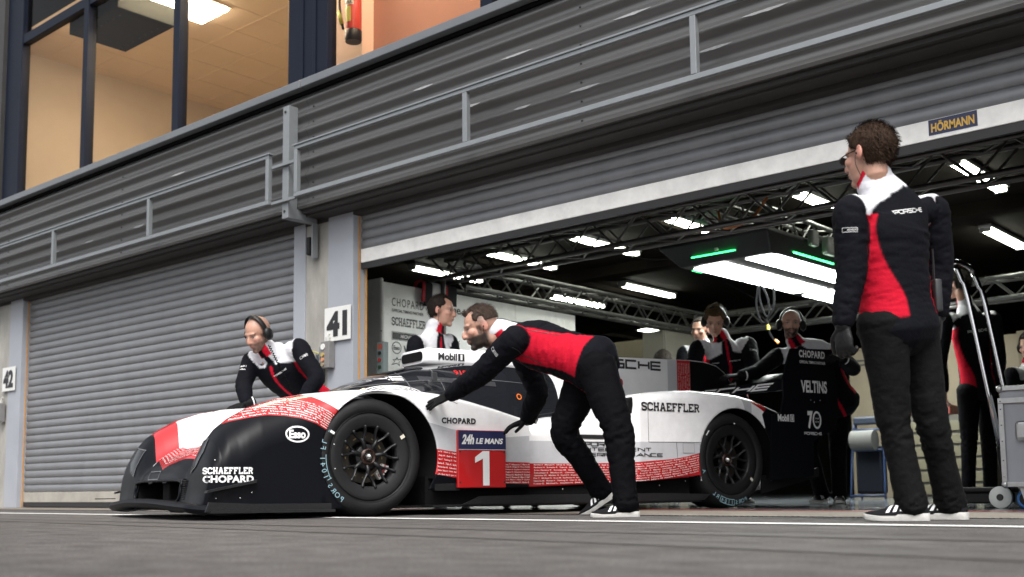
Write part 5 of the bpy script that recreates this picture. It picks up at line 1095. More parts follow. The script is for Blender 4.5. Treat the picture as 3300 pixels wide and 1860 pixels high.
class Person:
    def __init__(s, label, S, sc=.95, vox=.008, skin=(.44, .245, .175), hair=None, beard=0., beardcol=(.032, .021, .016), shaved=0., jacket=True, gloves=True, headset=False, trou=None, bare=False, group=None, wide=1., hemlen=.0, folds=1., armw=1., legw=1., seed=1, hs=1.1, deep=1., redr=(72, 112)):
        s.redr = redr; s.hs = sc * hs; s.deep = deep
        G = lambda k: np.array(S[k], float); s.S = S; s.sc = sc; s.seed = seed
        base = (G('anL') + G('anR')) / 2; base[2] = 0; s.root = empty('person', base, 0, label, 'person', group); s.off = base; s.vox = vox
        up = np.array((0, 0, 1.)); lat = unit(G('shR') - G('shL')); latp = unit(G('hipR') - G('hipL')); s.lat = lat
        pel, chest, neck = G('pelvis'), G('chest'), G('neck'); spine = unit(neck - pel); shm = (G('shL') + G('shR')) / 2
        H = G('head'); lf = unit(G('look')); hu = unit(G('up') if 'up' in S else up); r_ = unit(np.cross(lf, hu)); hu = np.cross(r_, lf); s.HM = np.stack([r_, lf, hu], 1); s.H = H
        hl = lambda p: H + s.HM @ (np.array(p) * s.hs)
        k = sc * wide
        # --- body: one continuous skin surface
        T = []
        for c, r in (((0, -.014, .032), (.0765, .098, .086)), ((0, .034, -.028), (.060, .060, .080)), ((0, .036, -.072), (.050, .048, .042)), ((0, .072, -.098), (.026, .022, .019)), ((0, .074, .026), (.050, .018, .015)), ((.040, .060, -.016), (.024, .026, .024)), ((-.040, .060, -.016), (.024, .026, .024)), ((0, .086, -.058), (.024, .014, .018)), ((0, .094, -.054), (.021, .010, .0065)), ((0, .091, -.067), (.019, .010, .0075))):
            V, F = ell(c, r); T.append((H + (V * s.hs) @ s.HM.T, F))
        T.append(tube([hl((0, .076, .022)), hl((0, .097, .0)), hl((0, .109, -.024)), hl((0, .106, -.034))], [.0085 * s.hs, .0105 * s.hs, .0135 * s.hs, .010 * s.hs], 10, 3))
        for g in (1, -1):
            V, F = ell((g * .012, .094, -.031), (.009, .010, .008), 10, 8); T.append((H + (V * s.hs) @ s.HM.T, F))
            V, F = ell((0, 0, 0), (.0085, .021, .033), 14, 10); a = .35 * g; V = V @ np.array([[math.cos(a), math.sin(a), 0], [-math.sin(a), math.cos(a), 0], [0, 0, 1]]); V = V + (g * .082, -.012, -.002); T.append((H + (V * s.hs) @ s.HM.T, F))
        T.append(tube([hl((0, -.012, -.03)), hl((0, -.02, -.085)), lerp(hl((0, -.02, -.085)), neck, .6), neck - spine * .03], [(.052 * sc, .058 * sc), (.054 * sc, .056 * sc), (.060 * sc, .058 * sc), (.075 * sc, .065 * sc)], 16, 3, side=r_))
        T.append(tube([pel - spine * .05, lerp(pel, chest, .4), chest, shm, neck], [(.14 * k, .09 * k), (.12 * k, .085 * k), (.15 * k, .10 * k), (.12 * k, .075 * k), (.06 * k, .055 * k)], 16, 3, side=[latp, lat, lat, lat, lat]))
        for q in 'LR':
            T.append(tube([lerp(G('sh' + q), shm, .3), G('sh' + q), lerp(G('sh' + q), G('el' + q), .5), G('el' + q), lerp(G('el' + q), G('wr' + q), .5), G('wr' + q)], [.05 * sc, .052 * sc, .044 * sc, .038 * sc, .034 * sc, .026 * sc], 12, 3))
            T.append(tube([lerp(G('hip' + q), pel, .3), G('hip' + q), lerp(G('hip' + q), G('kn' + q), .5), G('kn' + q), lerp(G('kn' + q), G('an' + q), .45), G('an' + q)], [.08 * sc, .085 * sc, .068 * sc, .05 * sc, .048 * sc, .036 * sc], 12, 3))
            hd = unit(S['hand' + q]); bk = S.get('back' + q, (0, 0, 1)); th = S.get('thumb' + q, (0, 0, 1)); cu = S.get('curl' + q, .5)
            sp = S.get('spread' + q, 1.); ht = hand_tubes(G('wr' + q), hd, bk, th, cu, sc * (1. if not gloves else .86), sp)
            T += ht if not gloves else ht[:1]
            if gloves:
                gt = hand_tubes(G('wr' + q), hd, bk, th, cu, sc * 1.1, sp); gt.append(tube([G('wr' + q) - hd * .05, G('wr' + q) + hd * .01], [.037 * sc, .034 * sc], 14, 2))
                V, F = merge(gt); me = remesh('glove', V, F, max(.0042, vox * .5), 2); s.add('glove', me, gloves if not isinstance(gloves, bool) else M_glove)
        V, F = merge(T); me = remesh('body', V, F, max(.0045, vox * .62), 3)
        co = mesh_np(me); L = ((co - H) @ s.HM) / s.hs; x, y, z = L.T; ax = np.abs(x); n_ = len(co)
        col = np.tile(np.array(skin), (n_, 1)); rnd = np.array([noise.noise(Vector(p) * 55) for p in co]) if n_ < 90000 else np.zeros(n_); inh = (np.abs(L) < .18).all(1)
        def blend(m, c): m = (np.clip(m, 0, 1) * inh)[:, None]; col[:] = col * (1 - m) + np.array(c) * m
        blend(.35 * np.exp(-(((ax - .045) / .022) ** 2 + ((z + .02) / .022) ** 2)) * (y > .02), (.50, .19, .15)); blend(.4 * np.exp(-((x / .02) ** 2 + ((z + .026) / .018) ** 2)) * (y > .09), (.50, .2, .15)); blend(.5 * (ax > .076) * (z > -.04) * (z < .04), (.55, .2, .16))
        if shaved: blend(shaved * smoothstep(-.01, .03, z - .055 * smoothstep(.0, .06, y) - .04 * (y > .02)) * smoothstep(.075, .03, y) * (.85 + .3 * rnd), (.10, .075, .065)); 
        if beard:
            bm_ = smoothstep(-.030, -.048, z + .012 * smoothstep(.03, .0, ax)) * smoothstep(-.04, .0, y) * smoothstep(-.135, -.11, z); bm_ = np.maximum(bm_, smoothstep(.016, .008, np.abs(y - .022)) * smoothstep(.02, .0, z) * smoothstep(-.06, -.04, z) * (ax > .05) * .8); bm_ = np.maximum(bm_, np.exp(-((z + .044) / .006) ** 2) * (ax < .03) * (y > .06))
            bm_ *= 1 - np.exp(-((x / .018) ** 2 + ((z + .061) / .009) ** 2)) * (y > .07); blend(beard * bm_ * (1.1 + .6 * rnd), beardcol)
        blend(.75 * np.exp(-((x / .019) ** 2 + ((z + .061) / .0075) ** 2)) * (y > .075), (.36, .13, .11)); blend(.8 * np.exp(-((z + .0605) / .0016) ** 2) * (ax < .022) * (y > .075), (.10, .03, .03))
        for g in (1, -1):
            ex = x - g * .032; blend(.8 * np.exp(-((ex / .017) ** 2 + ((z - .005) / .011) ** 2)) * (y > .045), np.array(skin) * .55); blend(1.2 * (1 - smoothstep(.7, 1.1, np.sqrt((ex / .0125) ** 2 + ((z - .004) / .0048) ** 2))) * (y > .045), (.42, .38, .36)); blend(1.3 * (1 - smoothstep(.7, 1.1, np.hypot(ex, z - .004) / .0055)) * (y > .045), (.03, .022, .018)); blend(.9 * np.exp(-((ex / .018) ** 2 + ((z - .011 - .1 * abs(.0)) / .003) ** 2)) * (y > .045), (.06, .035, .03))
            blend(.85 * np.exp(-((ex / .019) ** 4 + ((z - .026 + (ex * g) ** 2 * 5) / .0048) ** 2)) * (y > .045), (.07, .045, .035)); blend(.7 * np.exp(-(((x - g * .011) / .005) ** 2 + ((z + .038) / .004) ** 2)) * (y > .09), (.12, .04, .035))
        set_col(me, col); s.add('body', me, M_skin)
        s.hair(hair)
        if headset: s.headset()
        # --- jacket
        W_ = wide
        if jacket:
            hem = pel - spine * (.05 - hemlen)
            pts = [hem, lerp(pel, chest, .22), lerp(pel, chest, .55), chest, lerp(chest, shm, .8) + spine * .01, neck + spine * .005]
            s.tp = pts; s.ts = [latp, latp, lerp(latp, lat, .5), lat, lat, lat]; s.tr = [(.196 * k, .156 * k * deep), (.172 * k, .132 * k * deep), (.168 * k, .128 * k * deep), (.19 * k, .137 * k * deep), (.172 * k, .108 * k * min(deep, 1.3)), (.085 * sc, .08 * sc)]; tor = tube(pts, s.tr, 40, 6, side=s.ts); s.arm = {}
            coll = tube([neck - spine * .02, neck + spine * .02, lerp(neck + spine * .055, hl((0, -.02, -.085)), .35)], [(.086 * sc, .08 * sc), (.079 * sc, .077 * sc), (.073 * sc, .074 * sc)], 26, 3, side=lat)
            parts = [tor, coll]
            for q in 'LR':
                a, b, c = G('sh' + q), G('el' + q), G('wr' + q); c = c - unit(c - b) * .01
                s.arm[q] = ([lerp(a, shm, .34), a, lerp(a, b, .45), b, lerp(b, c, .5), c], [q_ * sc * armw for q_ in (.068, .077, .072, .065, .059, .046)])
                parts.append(tube([lerp(a, shm, .34), a, lerp(a, b, .45), b, lerp(b, c, .5), c], [(q_ * sc * armw, q_ * sc * armw) for q_ in (.068, .077, .072, .065, .059, .046)], 24, 6, side=lat))
            s.jacket(parts, folds)
        # --- trousers
        t_ = [tube([pel + spine * .09, pel, (G('hipL') + G('hipR')) / 2 - (0, 0, .06)], [(.158 * k, .118 * k), (.170 * k, .128 * k), (.14 * k, .11 * k)], 24, 4, side=latp)]
        for q in 'LR':
            a, b, c = G('hip' + q), G('kn' + q), G('an' + q); dn = unit(c - b)
            t_.append(tube([a + unit(a - b) * .03, a, lerp(a, b, .5), b, lerp(b, c, .45), lerp(b, c, .88), c + dn * .025], [(.102 * k, .112 * k), (.108 * k * legw, .117 * k * legw), (.095 * sc * legw, .101 * sc * legw), (.076 * sc * legw, .079 * sc * legw), (.069 * sc * legw, .071 * sc * legw), (.066 * sc, .068 * sc), (.069 * sc, .074 * sc)], 22, 6, side=latp))
        V, F = merge(t_); me = remesh('trousers', V, F, vox * 1.15, 3); s.wrinkle(me, t_, .011 * folds, 2.0); s.add('trousers', me, trou or M_trou)
        for q in 'LR': s.shoe(G('an' + q), S['toe' + q])
    def add(s, name, me, m, parent=None):
        set_co(me, mesh_np(me) - s.off); me.materials.clear(); me.materials.append(m); shade(me); o = bpy.data.objects.new(name, me); link(o, parent or s.root); return o
    def near(s, me, tubes):
        from mathutils.kdtree import KDTree
        P = np.vstack([t[0] for t in tubes]); Q = np.vstack([t[2] for t in tubes]); I = np.concatenate([np.full(len(t[0]), i) for i, t in enumerate(tubes)])
        kd = KDTree(len(P)); [kd.insert(p, i) for i, p in enumerate(P)]; kd.balance(); co = mesh_np(me); w = np.zeros((len(co), 3))
        for j, c in enumerate(co):
            # blend of the three nearest samples gives smooth borders
            r = kd.find_n(c, 3); i0 = r[0][1]; ws = 0; t = 0; a = 0; ref = Q[i0, 1]
            for _, i, d in r:
                if I[i] != I[i0]: continue
                g = 1 / (d * d + 1e-7); da = (Q[i, 1] - ref + math.pi) % (2 * math.pi) - math.pi; ws += g; t += g * Q[i, 0]; a += g * da
            w[j] = (I[i0], t / ws, ref + a / ws)
        return co, w
    def wrinkle(s, me, tubes, amp, fr=4.):
        co, w = s.near(me, tubes); nr = normals_np(me); sd_ = s.seed * 7.3
        d = np.array([noise.noise((q[1] * fr * 1.6 + .9 * math.sin(q[2] + q[0]), math.cos(q[2]) * .9, math.sin(q[2]) * .9 + q[0] * 3 + sd_)) * .6 + noise.noise((q[1] * fr * 3.4, math.cos(q[2]) * 1.6 + sd_, math.sin(q[2]) * 1.6 + q[0])) * .45 for q in w])
        d = -np.abs(d) * 1.3 + .3
        if me.name.startswith('trousers'): d *= np.where(w[:, 0] == 0, .6, .3 + np.exp(-((w[:, 1] - 3.1) / .7) ** 2) + .8 * np.exp(-((w[:, 1] - 5.5) / .6) ** 2) + .5 * np.exp(-((w[:, 1] - .8) / .5) ** 2))
        if me.name.startswith('jacket'): d *= np.where(w[:, 0] == 1, .0, np.where(w[:, 0] == 0, smoothstep(4.3, 2.6, w[:, 1]), 1.))
        set_co(me, co + nr * (d * amp)[:, None]); return w
    def jacket(s, parts, folds):
        V, F = merge(parts); me = remesh('jacket', V, F, s.vox, 3); s.wrinkle(me, parts, .0075 * folds, 2.2)
        S = s.S; co = mesh_np(me); nrm = normals_np(me); spine = unit(np.array(S['neck'], float) - np.array(S['pelvis'], float)); fr = np.array(S['front'], float); ss = smoothstep
        # torso field: height t along the spine line, angle from the front
        P, ts = catmull(s.tp, 40); T = np.gradient(P, axis=0); T /= np.linalg.norm(T, axis=1)[:, None]; k6 = range(len(s.tp))
        A = np.stack([np.interp(ts, k6, np.array(s.ts)[:, j]) for j in range(3)], 1); A -= T * (A * T).sum(1)[:, None]; A /= np.linalg.norm(A, axis=1)[:, None]; B = np.cross(T, A)
        if B.mean(0) @ fr < 0: B = -B
        RR = np.stack([np.interp(ts, k6, np.array(s.tr)[:, j]) for j in (0, 1)], 1)
        i = np.concatenate([np.argmin(((c[:, None] - P[None]) ** 2).sum(2), 1) for c in np.array_split(co, max(1, len(co) // 4000))]); rel = co - P[i]
        t = ts[i] + (rel * T[i]).sum(1) / .09; x = (rel * A[i]).sum(1) / RR[i, 0]; y = (rel * B[i]).sum(1) / RR[i, 1]; rad = np.hypot(x, y); fa = np.degrees(np.arctan2(np.abs(x), y)); sd_t = (rad - 1) * RR[i].mean(1)
        slv = np.zeros(len(co)); armn = np.zeros(len(co))
        for q in 'LR':
            pl, rr0 = s.arm[q]; Q, tq = catmull(pl, 24); j = np.concatenate([np.argmin(((c[:, None] - Q[None]) ** 2).sum(2), 1) for c in np.array_split(co, max(1, len(co) // 4000))])
            d = np.linalg.norm(co - Q[j], axis=1) - np.interp(tq[j], range(len(rr0)), rr0); dT = np.gradient(Q, axis=0); dT /= np.linalg.norm(dT, axis=1)[:, None]; tt = tq[j] + ((co - Q[j]) * dT[j]).sum(1) / .15
            slv = np.maximum(slv, ss(.72, .80, tt) * ss(.012, .004, d - np.maximum(0, sd_t) * .5 - .0))
        blk, wht, red = (.0030, .0034, .0058), (.60, .60, .63), (.43, .006, .022); col = np.tile(np.array(blk), (len(co), 1))
        def put(m, c): m = np.clip(m, 0, 1)[:, None]; col[:] = col * (1 - m) + np.array(c) * m
        lo = s.redr[0] - 6 * ss(1, 3, t); hi = s.redr[1] + 26 * ss(2.8, .8, t)
        put(ss(lo - 2, lo + 2, fa) * ss(hi + 2, hi - 2, fa) * ss(.36, .42, t) * ss(3.75, 3.65, t), red)
        tw = 3.55 + .006 * np.maximum(0, 60 - fa) + .95 * ss(95, 125, fa); put(ss(tw, tw + .06, t) * ss(16, 19, fa) * ss(158, 152, fa), wht)
        put(ss(4.2, 2.8, fa) * ss(4.6, 4.5, t), red)
        put(slv, blk)
        nk = np.array(S['neck'], float); ax2 = unit(s.H + s.HM @ (np.array((0, -.02, -.085)) * s.hs) - nk); rel = co - nk; hh = rel @ ax2; rr2 = rel - hh[:, None] * ax2; rd = np.linalg.norm(rr2, axis=1)
        hf = s.HM[:, 1] + .6 * unit(fr); cf = np.degrees(np.arccos(np.clip(rr2 @ unit(hf - ax2 * (hf @ ax2)) / (rd + 1e-9), -1, 1))); cz = ss(-.002, .004, hh) * ss(.115, .108, rd) * (hh < .11)
        put(cz, wht); put(cz * ss(56, 52, cf), red); put(cz * ss(20, 16, cf), blk)
        set_col(me, col); s.J = s.add('jacket', me, M_jack); s.JV = BVHTree.FromPolygons([tuple(v) for v in (mesh_np(me))], [tuple(p.vertices) for p in me.polygons])
    def patch(s, VF, o, ux, uz, dn, m, name='patch'):
        o = Vector(o) - Vector(s.off); return decal(name, VF, o, ux, uz, dn, s.JV, m, s.J, .012, .003, .6)
    def hair(s, h):
        if not h: return
        m = MB(); m.ball((0, 0, 0), 1., 56, 40); d = np.array(m.V); x, y, z = d.T; c = np.array((0, -.014, .032)); r = np.array((.0765, .098, .086)); p = c + d * r
        hl = h.get('front', .078); sd0 = h.get('side', .0); rec = h.get('recede', .0); X, Y, Z = p.T
        line = np.where(Y > .02, hl - .05 * smoothstep(.045, .072, np.abs(X)) * (Y < .06) + rec * np.exp(-((np.abs(X) - .04) / .016) ** 2), np.where(Y > -.02, sd0 + .01 * smoothstep(-.02, .02, Y) + (hl - .06 - sd0) * smoothstep(.0, .02, Y), -.045 + sd0 * 1.3))
        k = smoothstep(line - .006, line + .008, Z); th = h.get('th', .012) * (.35 + .65 * smoothstep(.03, .1, Z)) if h.get('fade') else np.full(len(X), h.get('th', .012))
        q = np.array([noise.noise((a * 30, b * 12, cc * 30 + s.seed)) + .6 * noise.noise((a * 75, b * 30, cc * 75)) for a, b, cc in p])
        rr_ = 1 + (k * (th + th * .45 * q) - (1 - k) * .012) / .085; p = c + d * r * rr_[:, None]
        if h.get('quiff'): f = smoothstep(.02, .07, Y) * smoothstep(.055, .09, Z); p[:, 2] += h['quiff'] * f * (1 + .8 * q); p[:, 1] += h['quiff'] * .5 * f
        rng = np.random.RandomState(s.seed); vis = np.where(k > .6)[0]; P3 = p.tolist(); F3 = [list(f) for f in m.F]
        for j in rng.choice(vis, h.get('strands', 2600)):
            b0 = p[j] + rng.normal(0, .002, 3); nr_ = d[j]; fl = np.array((rng.normal(0, .25), -.5 - .4 * rng.rand() if p[j, 1] < .05 else .3 * rng.normal(), -.75 * (1 - nr_[2]) + .1)) + .55 * nr_ * (.5 + rng.rand()); fl /= np.linalg.norm(fl); fl2 = fl - .35 * nr_ + (0, 0, -.3); fl2 /= np.linalg.norm(fl2)
            L_ = .018 * (.5 + rng.rand()) * min(1.3, h.get('th', .012) / .012) * (.4 if (h.get('fade') and p[j, 2] < .07) else 1); w_ = np.cross(fl, nr_); w_ *= .0011 / (np.linalg.norm(w_) + 1e-9); n0 = len(P3)
            P3 += [(b0 - w_).tolist(), (b0 + w_).tolist(), (b0 + fl * L_ * .55 + w_ * .8).tolist(), (b0 + fl * L_ * .55 - w_ * .8).tolist(), (b0 + fl * L_ * .55 + fl2 * L_ * .5).tolist()]; F3 += [[n0, n0 + 1, n0 + 2, n0 + 3], [n0 + 3, n0 + 2, n0 + 4]]
        p = np.array(P3); m.F = F3
        me = bpy.data.meshes.new('hair'); me.from_pydata((s.H + (p * s.hs) @ s.HM.T).tolist(), [], [list(f) for f in m.F]); me.update()
        s.add('hair', me, mat('hair_%s' % h['name'], h['col'], .65, var=.45, vscale=55, spec=.15, bump=.8, bscale=130, stretch=(1, 1, .35)))
    def headset(s):
        hl = lambda p: s.H + s.HM @ (np.array(p) * s.hs); t = tube([hl((math.sin(a) * .092, -.0, .012 + math.cos(a) * .122)) for a in np.linspace(-1.5, 1.5, 9)], [(.0075, .021)] * 9, 10, 3, side=[s.HM @ np.array((math.sin(a), 0, math.cos(a))) for a in np.linspace(-1.5, 1.5, 9)])
        me = bpy.data.meshes.new('headset'); me.from_pydata(t[0].tolist(), [], [list(map(int, f)) for f in t[1]]); me.update(); hb = s.add('headset', me, M_ear)
        for g in (1, -1):
            V, F = ell((g * .098, -.004, -.008), (.024, .038, .046), 18, 12); V2, F2 = ell((g * .084, -.004, -.006), (.017, .034, .04), 14, 10); V = np.vstack([V, V2]); F = F + [tuple(i + len(V) - len(V2) for i in f) for f in F2]
            me = bpy.data.meshes.new('ear_cup'); me.from_pydata((s.H + (V * s.hs) @ s.HM.T).tolist(), [], [list(f) for f in F]); me.update(); s.add('ear_cup', me, M_ear, hb)
    def shoe(s, an, toe):
        f = unit(toe); side = unit(np.cross(f, (0, 0, 1))); u = np.cross(side, f); sc = s.sc; O = np.array(an) - u * .085 * sc
        st = [(-.072, .018, .045, .0), (-.066, .030, .088, .0), (-.04, .036, .098, .0), (0, .038, .100, .0), (.04, .041, .085, .0), (.09, .047, .066, .0), (.13, .048, .052, .0), (.165, .042, .042, .004), (.19, .028, .032, .008), (.2, .010, .024, .012)]
        def sec(x):
            q = [float(np.interp(x, [p[0] for p in st], [p[i] for p in st])) for i in (1, 2, 3)]; return q
        P_ = lambda x, y, z: O + (f * x + side * y + u * z) * sc - s.off
        V = []; n = 14; xs_ = np.linspace(-.072, .2, 26)
        for x in xs_:
            w, h, z0 = sec(x)
            for k in range(n + 1): a = math.pi * k / n; V.append(P_(x, w * math.copysign(abs(math.cos(a)) ** .75, math.cos(a)), .024 + z0 + (h - .024) * math.sin(a) ** .8))
        F = [(i * (n + 1) + j, (i + 1) * (n + 1) + j, (i + 1) * (n + 1) + j + 1, i * (n + 1) + j + 1) for i in range(25) for j in range(n)]
        sh = obj('shoe', V, F, M_shoe, s.root, True)
        V = []; pr = [(1.0, .0), (1.06, .012), (1.05, .026), (.9, .030), (-.9, .030), (-1.05, .026), (-1.06, .012), (-1.0, 0)]
        for x in xs_:
            w, h, z0 = sec(x); w = max(w, .014) + .003; tk = .75 if x > .06 else 1.
            V += [P_(x * 1.02 - .002, w * a, z0 + b * tk * (1.12 if x < .0 else 1)) for a, b in pr]
        k = len(pr); F = [(i * k + j, i * k + (j + 1) % k, (i + 1) * k + (j + 1) % k, (i + 1) * k + j) for i in range(25) for j in range(k)] + [tuple(range(k))[::-1], tuple(25 * k + j for j in range(k))]
        obj('sole', V, F, M_sole, sh, True, 50)
        for g in (1, -1):
            for x0 in (.042, .072, .102):
                V = []
                for i in range(6):
                    q = i / 5; a = .22 + .95 * q
                    for dx in (-.0078, .0078):
                        x = x0 + dx - .020 * q; w, h, z0 = sec(x); V.append(P_(x, g * (w * abs(math.cos(a)) ** .75 + .0022), .0262 + z0 + (h - .024) * math.sin(a) ** .8))
                obj('stripe', V, [(2 * i, 2 * i + 1, 2 * i + 3, 2 * i + 2) for i in range(5)], M_stripe, sh, True)
HAIR_BROWN = lambda **k: dict(name='brown', col=(.03, .016, .009), **k)
HAIR_DARK = lambda **k: dict(name='dark', col=(.018, .013, .010), **k)

# pusher, bent over beside the cockpit
p1 = Person('bearded person bent double pushing the car by its flank and number panel', dict(head=(-4.398, 4.767, 1.109), look=(-0.614, -0.716, -0.332), up=(-0.224, -0.265, 0.938), neck=(-4.300, 4.858, 1.084), chest=(-4.110, 4.945, 0.993), pelvis=(-3.780, 5.013, 0.867), front=(-0.215, -0.190, -0.958),
  shL=(-4.114, 4.751, 1.008), shR=(-4.380, 5.073, 1.060), elL=(-4.381, 4.755, 0.836), wrL=(-4.695, 4.815, 0.729), handL=(-0.833, -0.405, -0.377), backL=(0.334, -0.534, 0.777), thumbL=(-0.691, 0.279, 0.667), curlL=.10, spreadL=2.2,
  elR=(-4.386, 5.271, 0.757), wrR=(-4.539, 5.348, 0.587), handR=(-0.601, -0.732, -0.322), backR=(-0.055, -0.315, 0.948), thumbR=(0.658, -0.745, -0.110), curlR=.28, spreadR=1.6,
  hipL=(-3.677, 4.935, 0.830), hipR=(-3.864, 5.102, 0.849), knL=(-3.525, 4.921, 0.455), anL=(-3.473, 4.900, 0.077), knR=(-3.994, 5.040, 0.483), anR=(-3.911, 5.268, 0.146), toeL=(-0.716, -0.698, -0.020), toeR=(-0.629, -0.555, -0.545)),
  vox=.008, hair=dict(name='cropped', col=(.045, .03, .023), th=.010, front=.080, recede=.022, fade=True, quiff=.013, side=.05), beard=.95, shaved=.75, folds=1.9, seed=1, gloves=M_glove, wide=.95, deep=1.2, redr=(42, 124), armw=1.1, legw=1.06)
# bystander, right foreground, back to us
p4 = Person('tall person standing with back to us, white collared jacket and leather gloves, right foreground', dict(head=(-1.870, 4.481, 1.553), look=(-0.970, 0.223, -0.100), up=(-0.020, 0.022, 1.000), neck=(-1.859, 4.508, 1.435), chest=(-1.830, 4.564, 1.221), pelvis=(-1.835, 4.610, 0.863), front=(-0.949, 0.315, 0.000),
  shL=(-1.906, 4.353, 1.286), shR=(-1.727, 4.785, 1.341), elL=(-1.918, 4.353, 1.028), wrL=(-1.951, 4.327, 0.815), handL=(0.048, -0.024, -0.999), backL=(-0.133, -0.991, 0.000), thumbL=(-0.959, 0.285, 0.000), curlL=.95,
  elR=(-1.732, 4.852, 1.126), wrR=(-1.753, 4.867, 0.891), handR=(-0.037, -0.033, -0.999), backR=(0.934, 0.356, 0.000), thumbR=(-0.979, 0.203, 0.000), curlR=.5,
  hipL=(-1.858, 4.517, 0.818), hipR=(-1.808, 4.719, 0.834), knL=(-1.864, 4.594, 0.419), anL=(-1.828, 4.648, 0.084), knR=(-1.773, 4.782, 0.422), anR=(-1.763, 4.920, 0.083), toeL=(-0.923, -0.385, 0.000), toeR=(-0.996, -0.090, 0.000)),
  vox=.0075, hair=HAIR_BROWN(th=.012, front=.075), gloves=M_leather, trou=M_trou2, wide=1.05, legw=.92, redr=(58, 124), folds=1.25, seed=2, hemlen=-.0)
# mechanic behind the nose
p2 = Person('person with shaved head and headset leaning on the far side of the nose', dict(head=(-6.624, 4.788, 1.299), look=(0.089, -0.860, -0.503), up=(0.088, -0.522, 0.849), neck=(-6.624, 4.900, 1.169), chest=(-6.644, 5.006, 1.055), pelvis=(-6.624, 5.328, 0.803), front=(0.151, -0.908, -0.390),
  shL=(-6.448, 5.025, 1.199), shR=(-6.812, 4.875, 1.124), elL=(-6.275, 5.049, 0.971), wrL=(-6.302, 4.944, 0.788), handL=(-0.533, -0.774, -0.342), elR=(-6.772, 4.776, 0.936), wrR=(-6.643, 4.711, 0.785), handR=(-0.426, -0.866, -0.262), backR=(0.190, -0.215, 0.958), thumbR=(0.938, -0.279, 0.207), curlR=.25,
  hipL=(-6.547, 5.401, 0.772), hipR=(-6.724, 5.313, 0.763), knL=(-6.505, 5.349, 0.453), knR=(-6.708, 5.304, 0.459), anL=(-6.601, 5.451, 0.087), anR=(-6.806, 5.404, 0.088), toeL=(0.190, -0.982, 0.000), toeR=(0.190, -0.982, 0.000)), vox=.011, beard=.6, shaved=.5, headset=True, seed=3)
# engineer behind the cockpit, profile
p3 = Person('person with an earpiece seen in profile behind the roof scoop', dict(head=(-6.268, 6.333, 1.602), look=(0.873, 0.472, -0.122), up=(0.037, 0.033, 0.999), neck=(-6.325, 6.306, 1.445), chest=(-6.356, 6.309, 1.226), pelvis=(-6.362, 6.359, 0.840), front=(1.000, 0.009, 0.000),
  shR=(-6.347, 6.117, 1.319), shL=(-6.328, 6.475, 1.363), elR=(-6.340, 6.079, 1.062), wrR=(-6.231, 6.069, 0.865), handR=(0.397, 0.351, -0.848), elL=(-6.251, 6.487, 1.101), wrL=(-6.257, 6.445, 0.886), handL=(0.237, 0.209, -0.949),
  hipR=(-6.364, 6.256, 0.802), hipL=(-6.363, 6.470, 0.812), knR=(-6.325, 6.247, 0.449), knL=(-6.371, 6.606, 0.463), anR=(-6.423, 6.342, 0.113), anL=(-6.416, 6.818, 0.111), toeR=(0.920, 0.391, 0.000), toeL=(0.920, 0.391, 0.000)), vox=.011, hair=HAIR_DARK(th=.011, front=.084, recede=.02), shaved=.2, gloves=False, seed=4)
# bald mechanic at the rear wing
p5 = Person('bald bearded person with headset facing us, gripping the wing endplate', dict(head=(-4.333, 8.589, 1.524), look=(0.496, -0.866, -0.060), up=(0.045, 0.040, 0.998), neck=(-4.316, 8.657, 1.345), chest=(-4.217, 8.811, 1.161), pelvis=(-4.155, 8.974, 0.869), front=(0.543, -0.840, 0.000),
  shR=(-4.459, 8.583, 1.259), shL=(-4.076, 8.876, 1.294), elR=(-4.531, 8.339, 1.117), wrR=(-4.567, 8.113, 1.067), handR=(-0.605, -0.795, -0.049), backR=(0.246, -0.278, 0.928), thumbR=(-0.628, 0.711, 0.316), curlR=.3, elL=(-3.883, 8.776, 1.121), wrL=(-3.800, 8.373, 1.168), handL=(-0.171, -0.980, 0.104), backL=(0.343, -0.236, 0.909), thumbL=(-0.846, 0.491, -0.206), curlL=.7,
  hipL=(-4.127, 9.003, 0.841), hipR=(-4.250, 8.895, 0.836), knR=(-4.258, 8.671, 0.480), knL=(-4.138, 8.977, 0.483), anR=(-4.321, 9.005, 0.095), anL=(-4.181, 9.063, 0.080), toeR=(0.048, -0.997, -0.052), toeL=(0.405, -0.914, 0.000)), vox=.011, beard=.8, shaved=.35, headset=True, wide=1.14, seed=5, redr=(58, 112), skin=(.60, .36, .27))
# mechanic looking down behind the fin
p6 = Person('fair haired person with headset looking down behind the tail fin', dict(head=(-5.019, 8.507, 1.618), look=(0.390, -0.774, -0.499), up=(0.271, -0.429, 0.862), neck=(-5.011, 8.605, 1.448), chest=(-5.004, 8.643, 1.230), pelvis=(-4.998, 8.704, 0.842), front=(0.483, -0.852, -0.202),
  shR=(-5.151, 8.424, 1.381), shL=(-4.841, 8.761, 1.411), elR=(-5.110, 8.227, 1.137), wrR=(-4.960, 8.180, 0.985), handR=(0.832, -0.128, -0.539), elL=(-4.701, 8.588, 1.138), wrL=(-4.727, 8.313, 1.025), handL=(-0.355, -0.879, -0.318),
  hipL=(-4.931, 8.767, 0.806), hipR=(-5.069, 8.645, 0.807), knL=(-4.904, 8.708, 0.450), knR=(-5.045, 8.583, 0.452), anL=(-4.983, 8.825, 0.087), anR=(-5.126, 8.698, 0.089), toeR=(0.300, -0.954, 0.000), toeL=(0.802, -0.597, 0.000)), vox=.011, hair=dict(name='fair', col=(.10, .065, .035), th=.016, front=.07), headset=True, seed=6, skin=(.58, .345, .25))
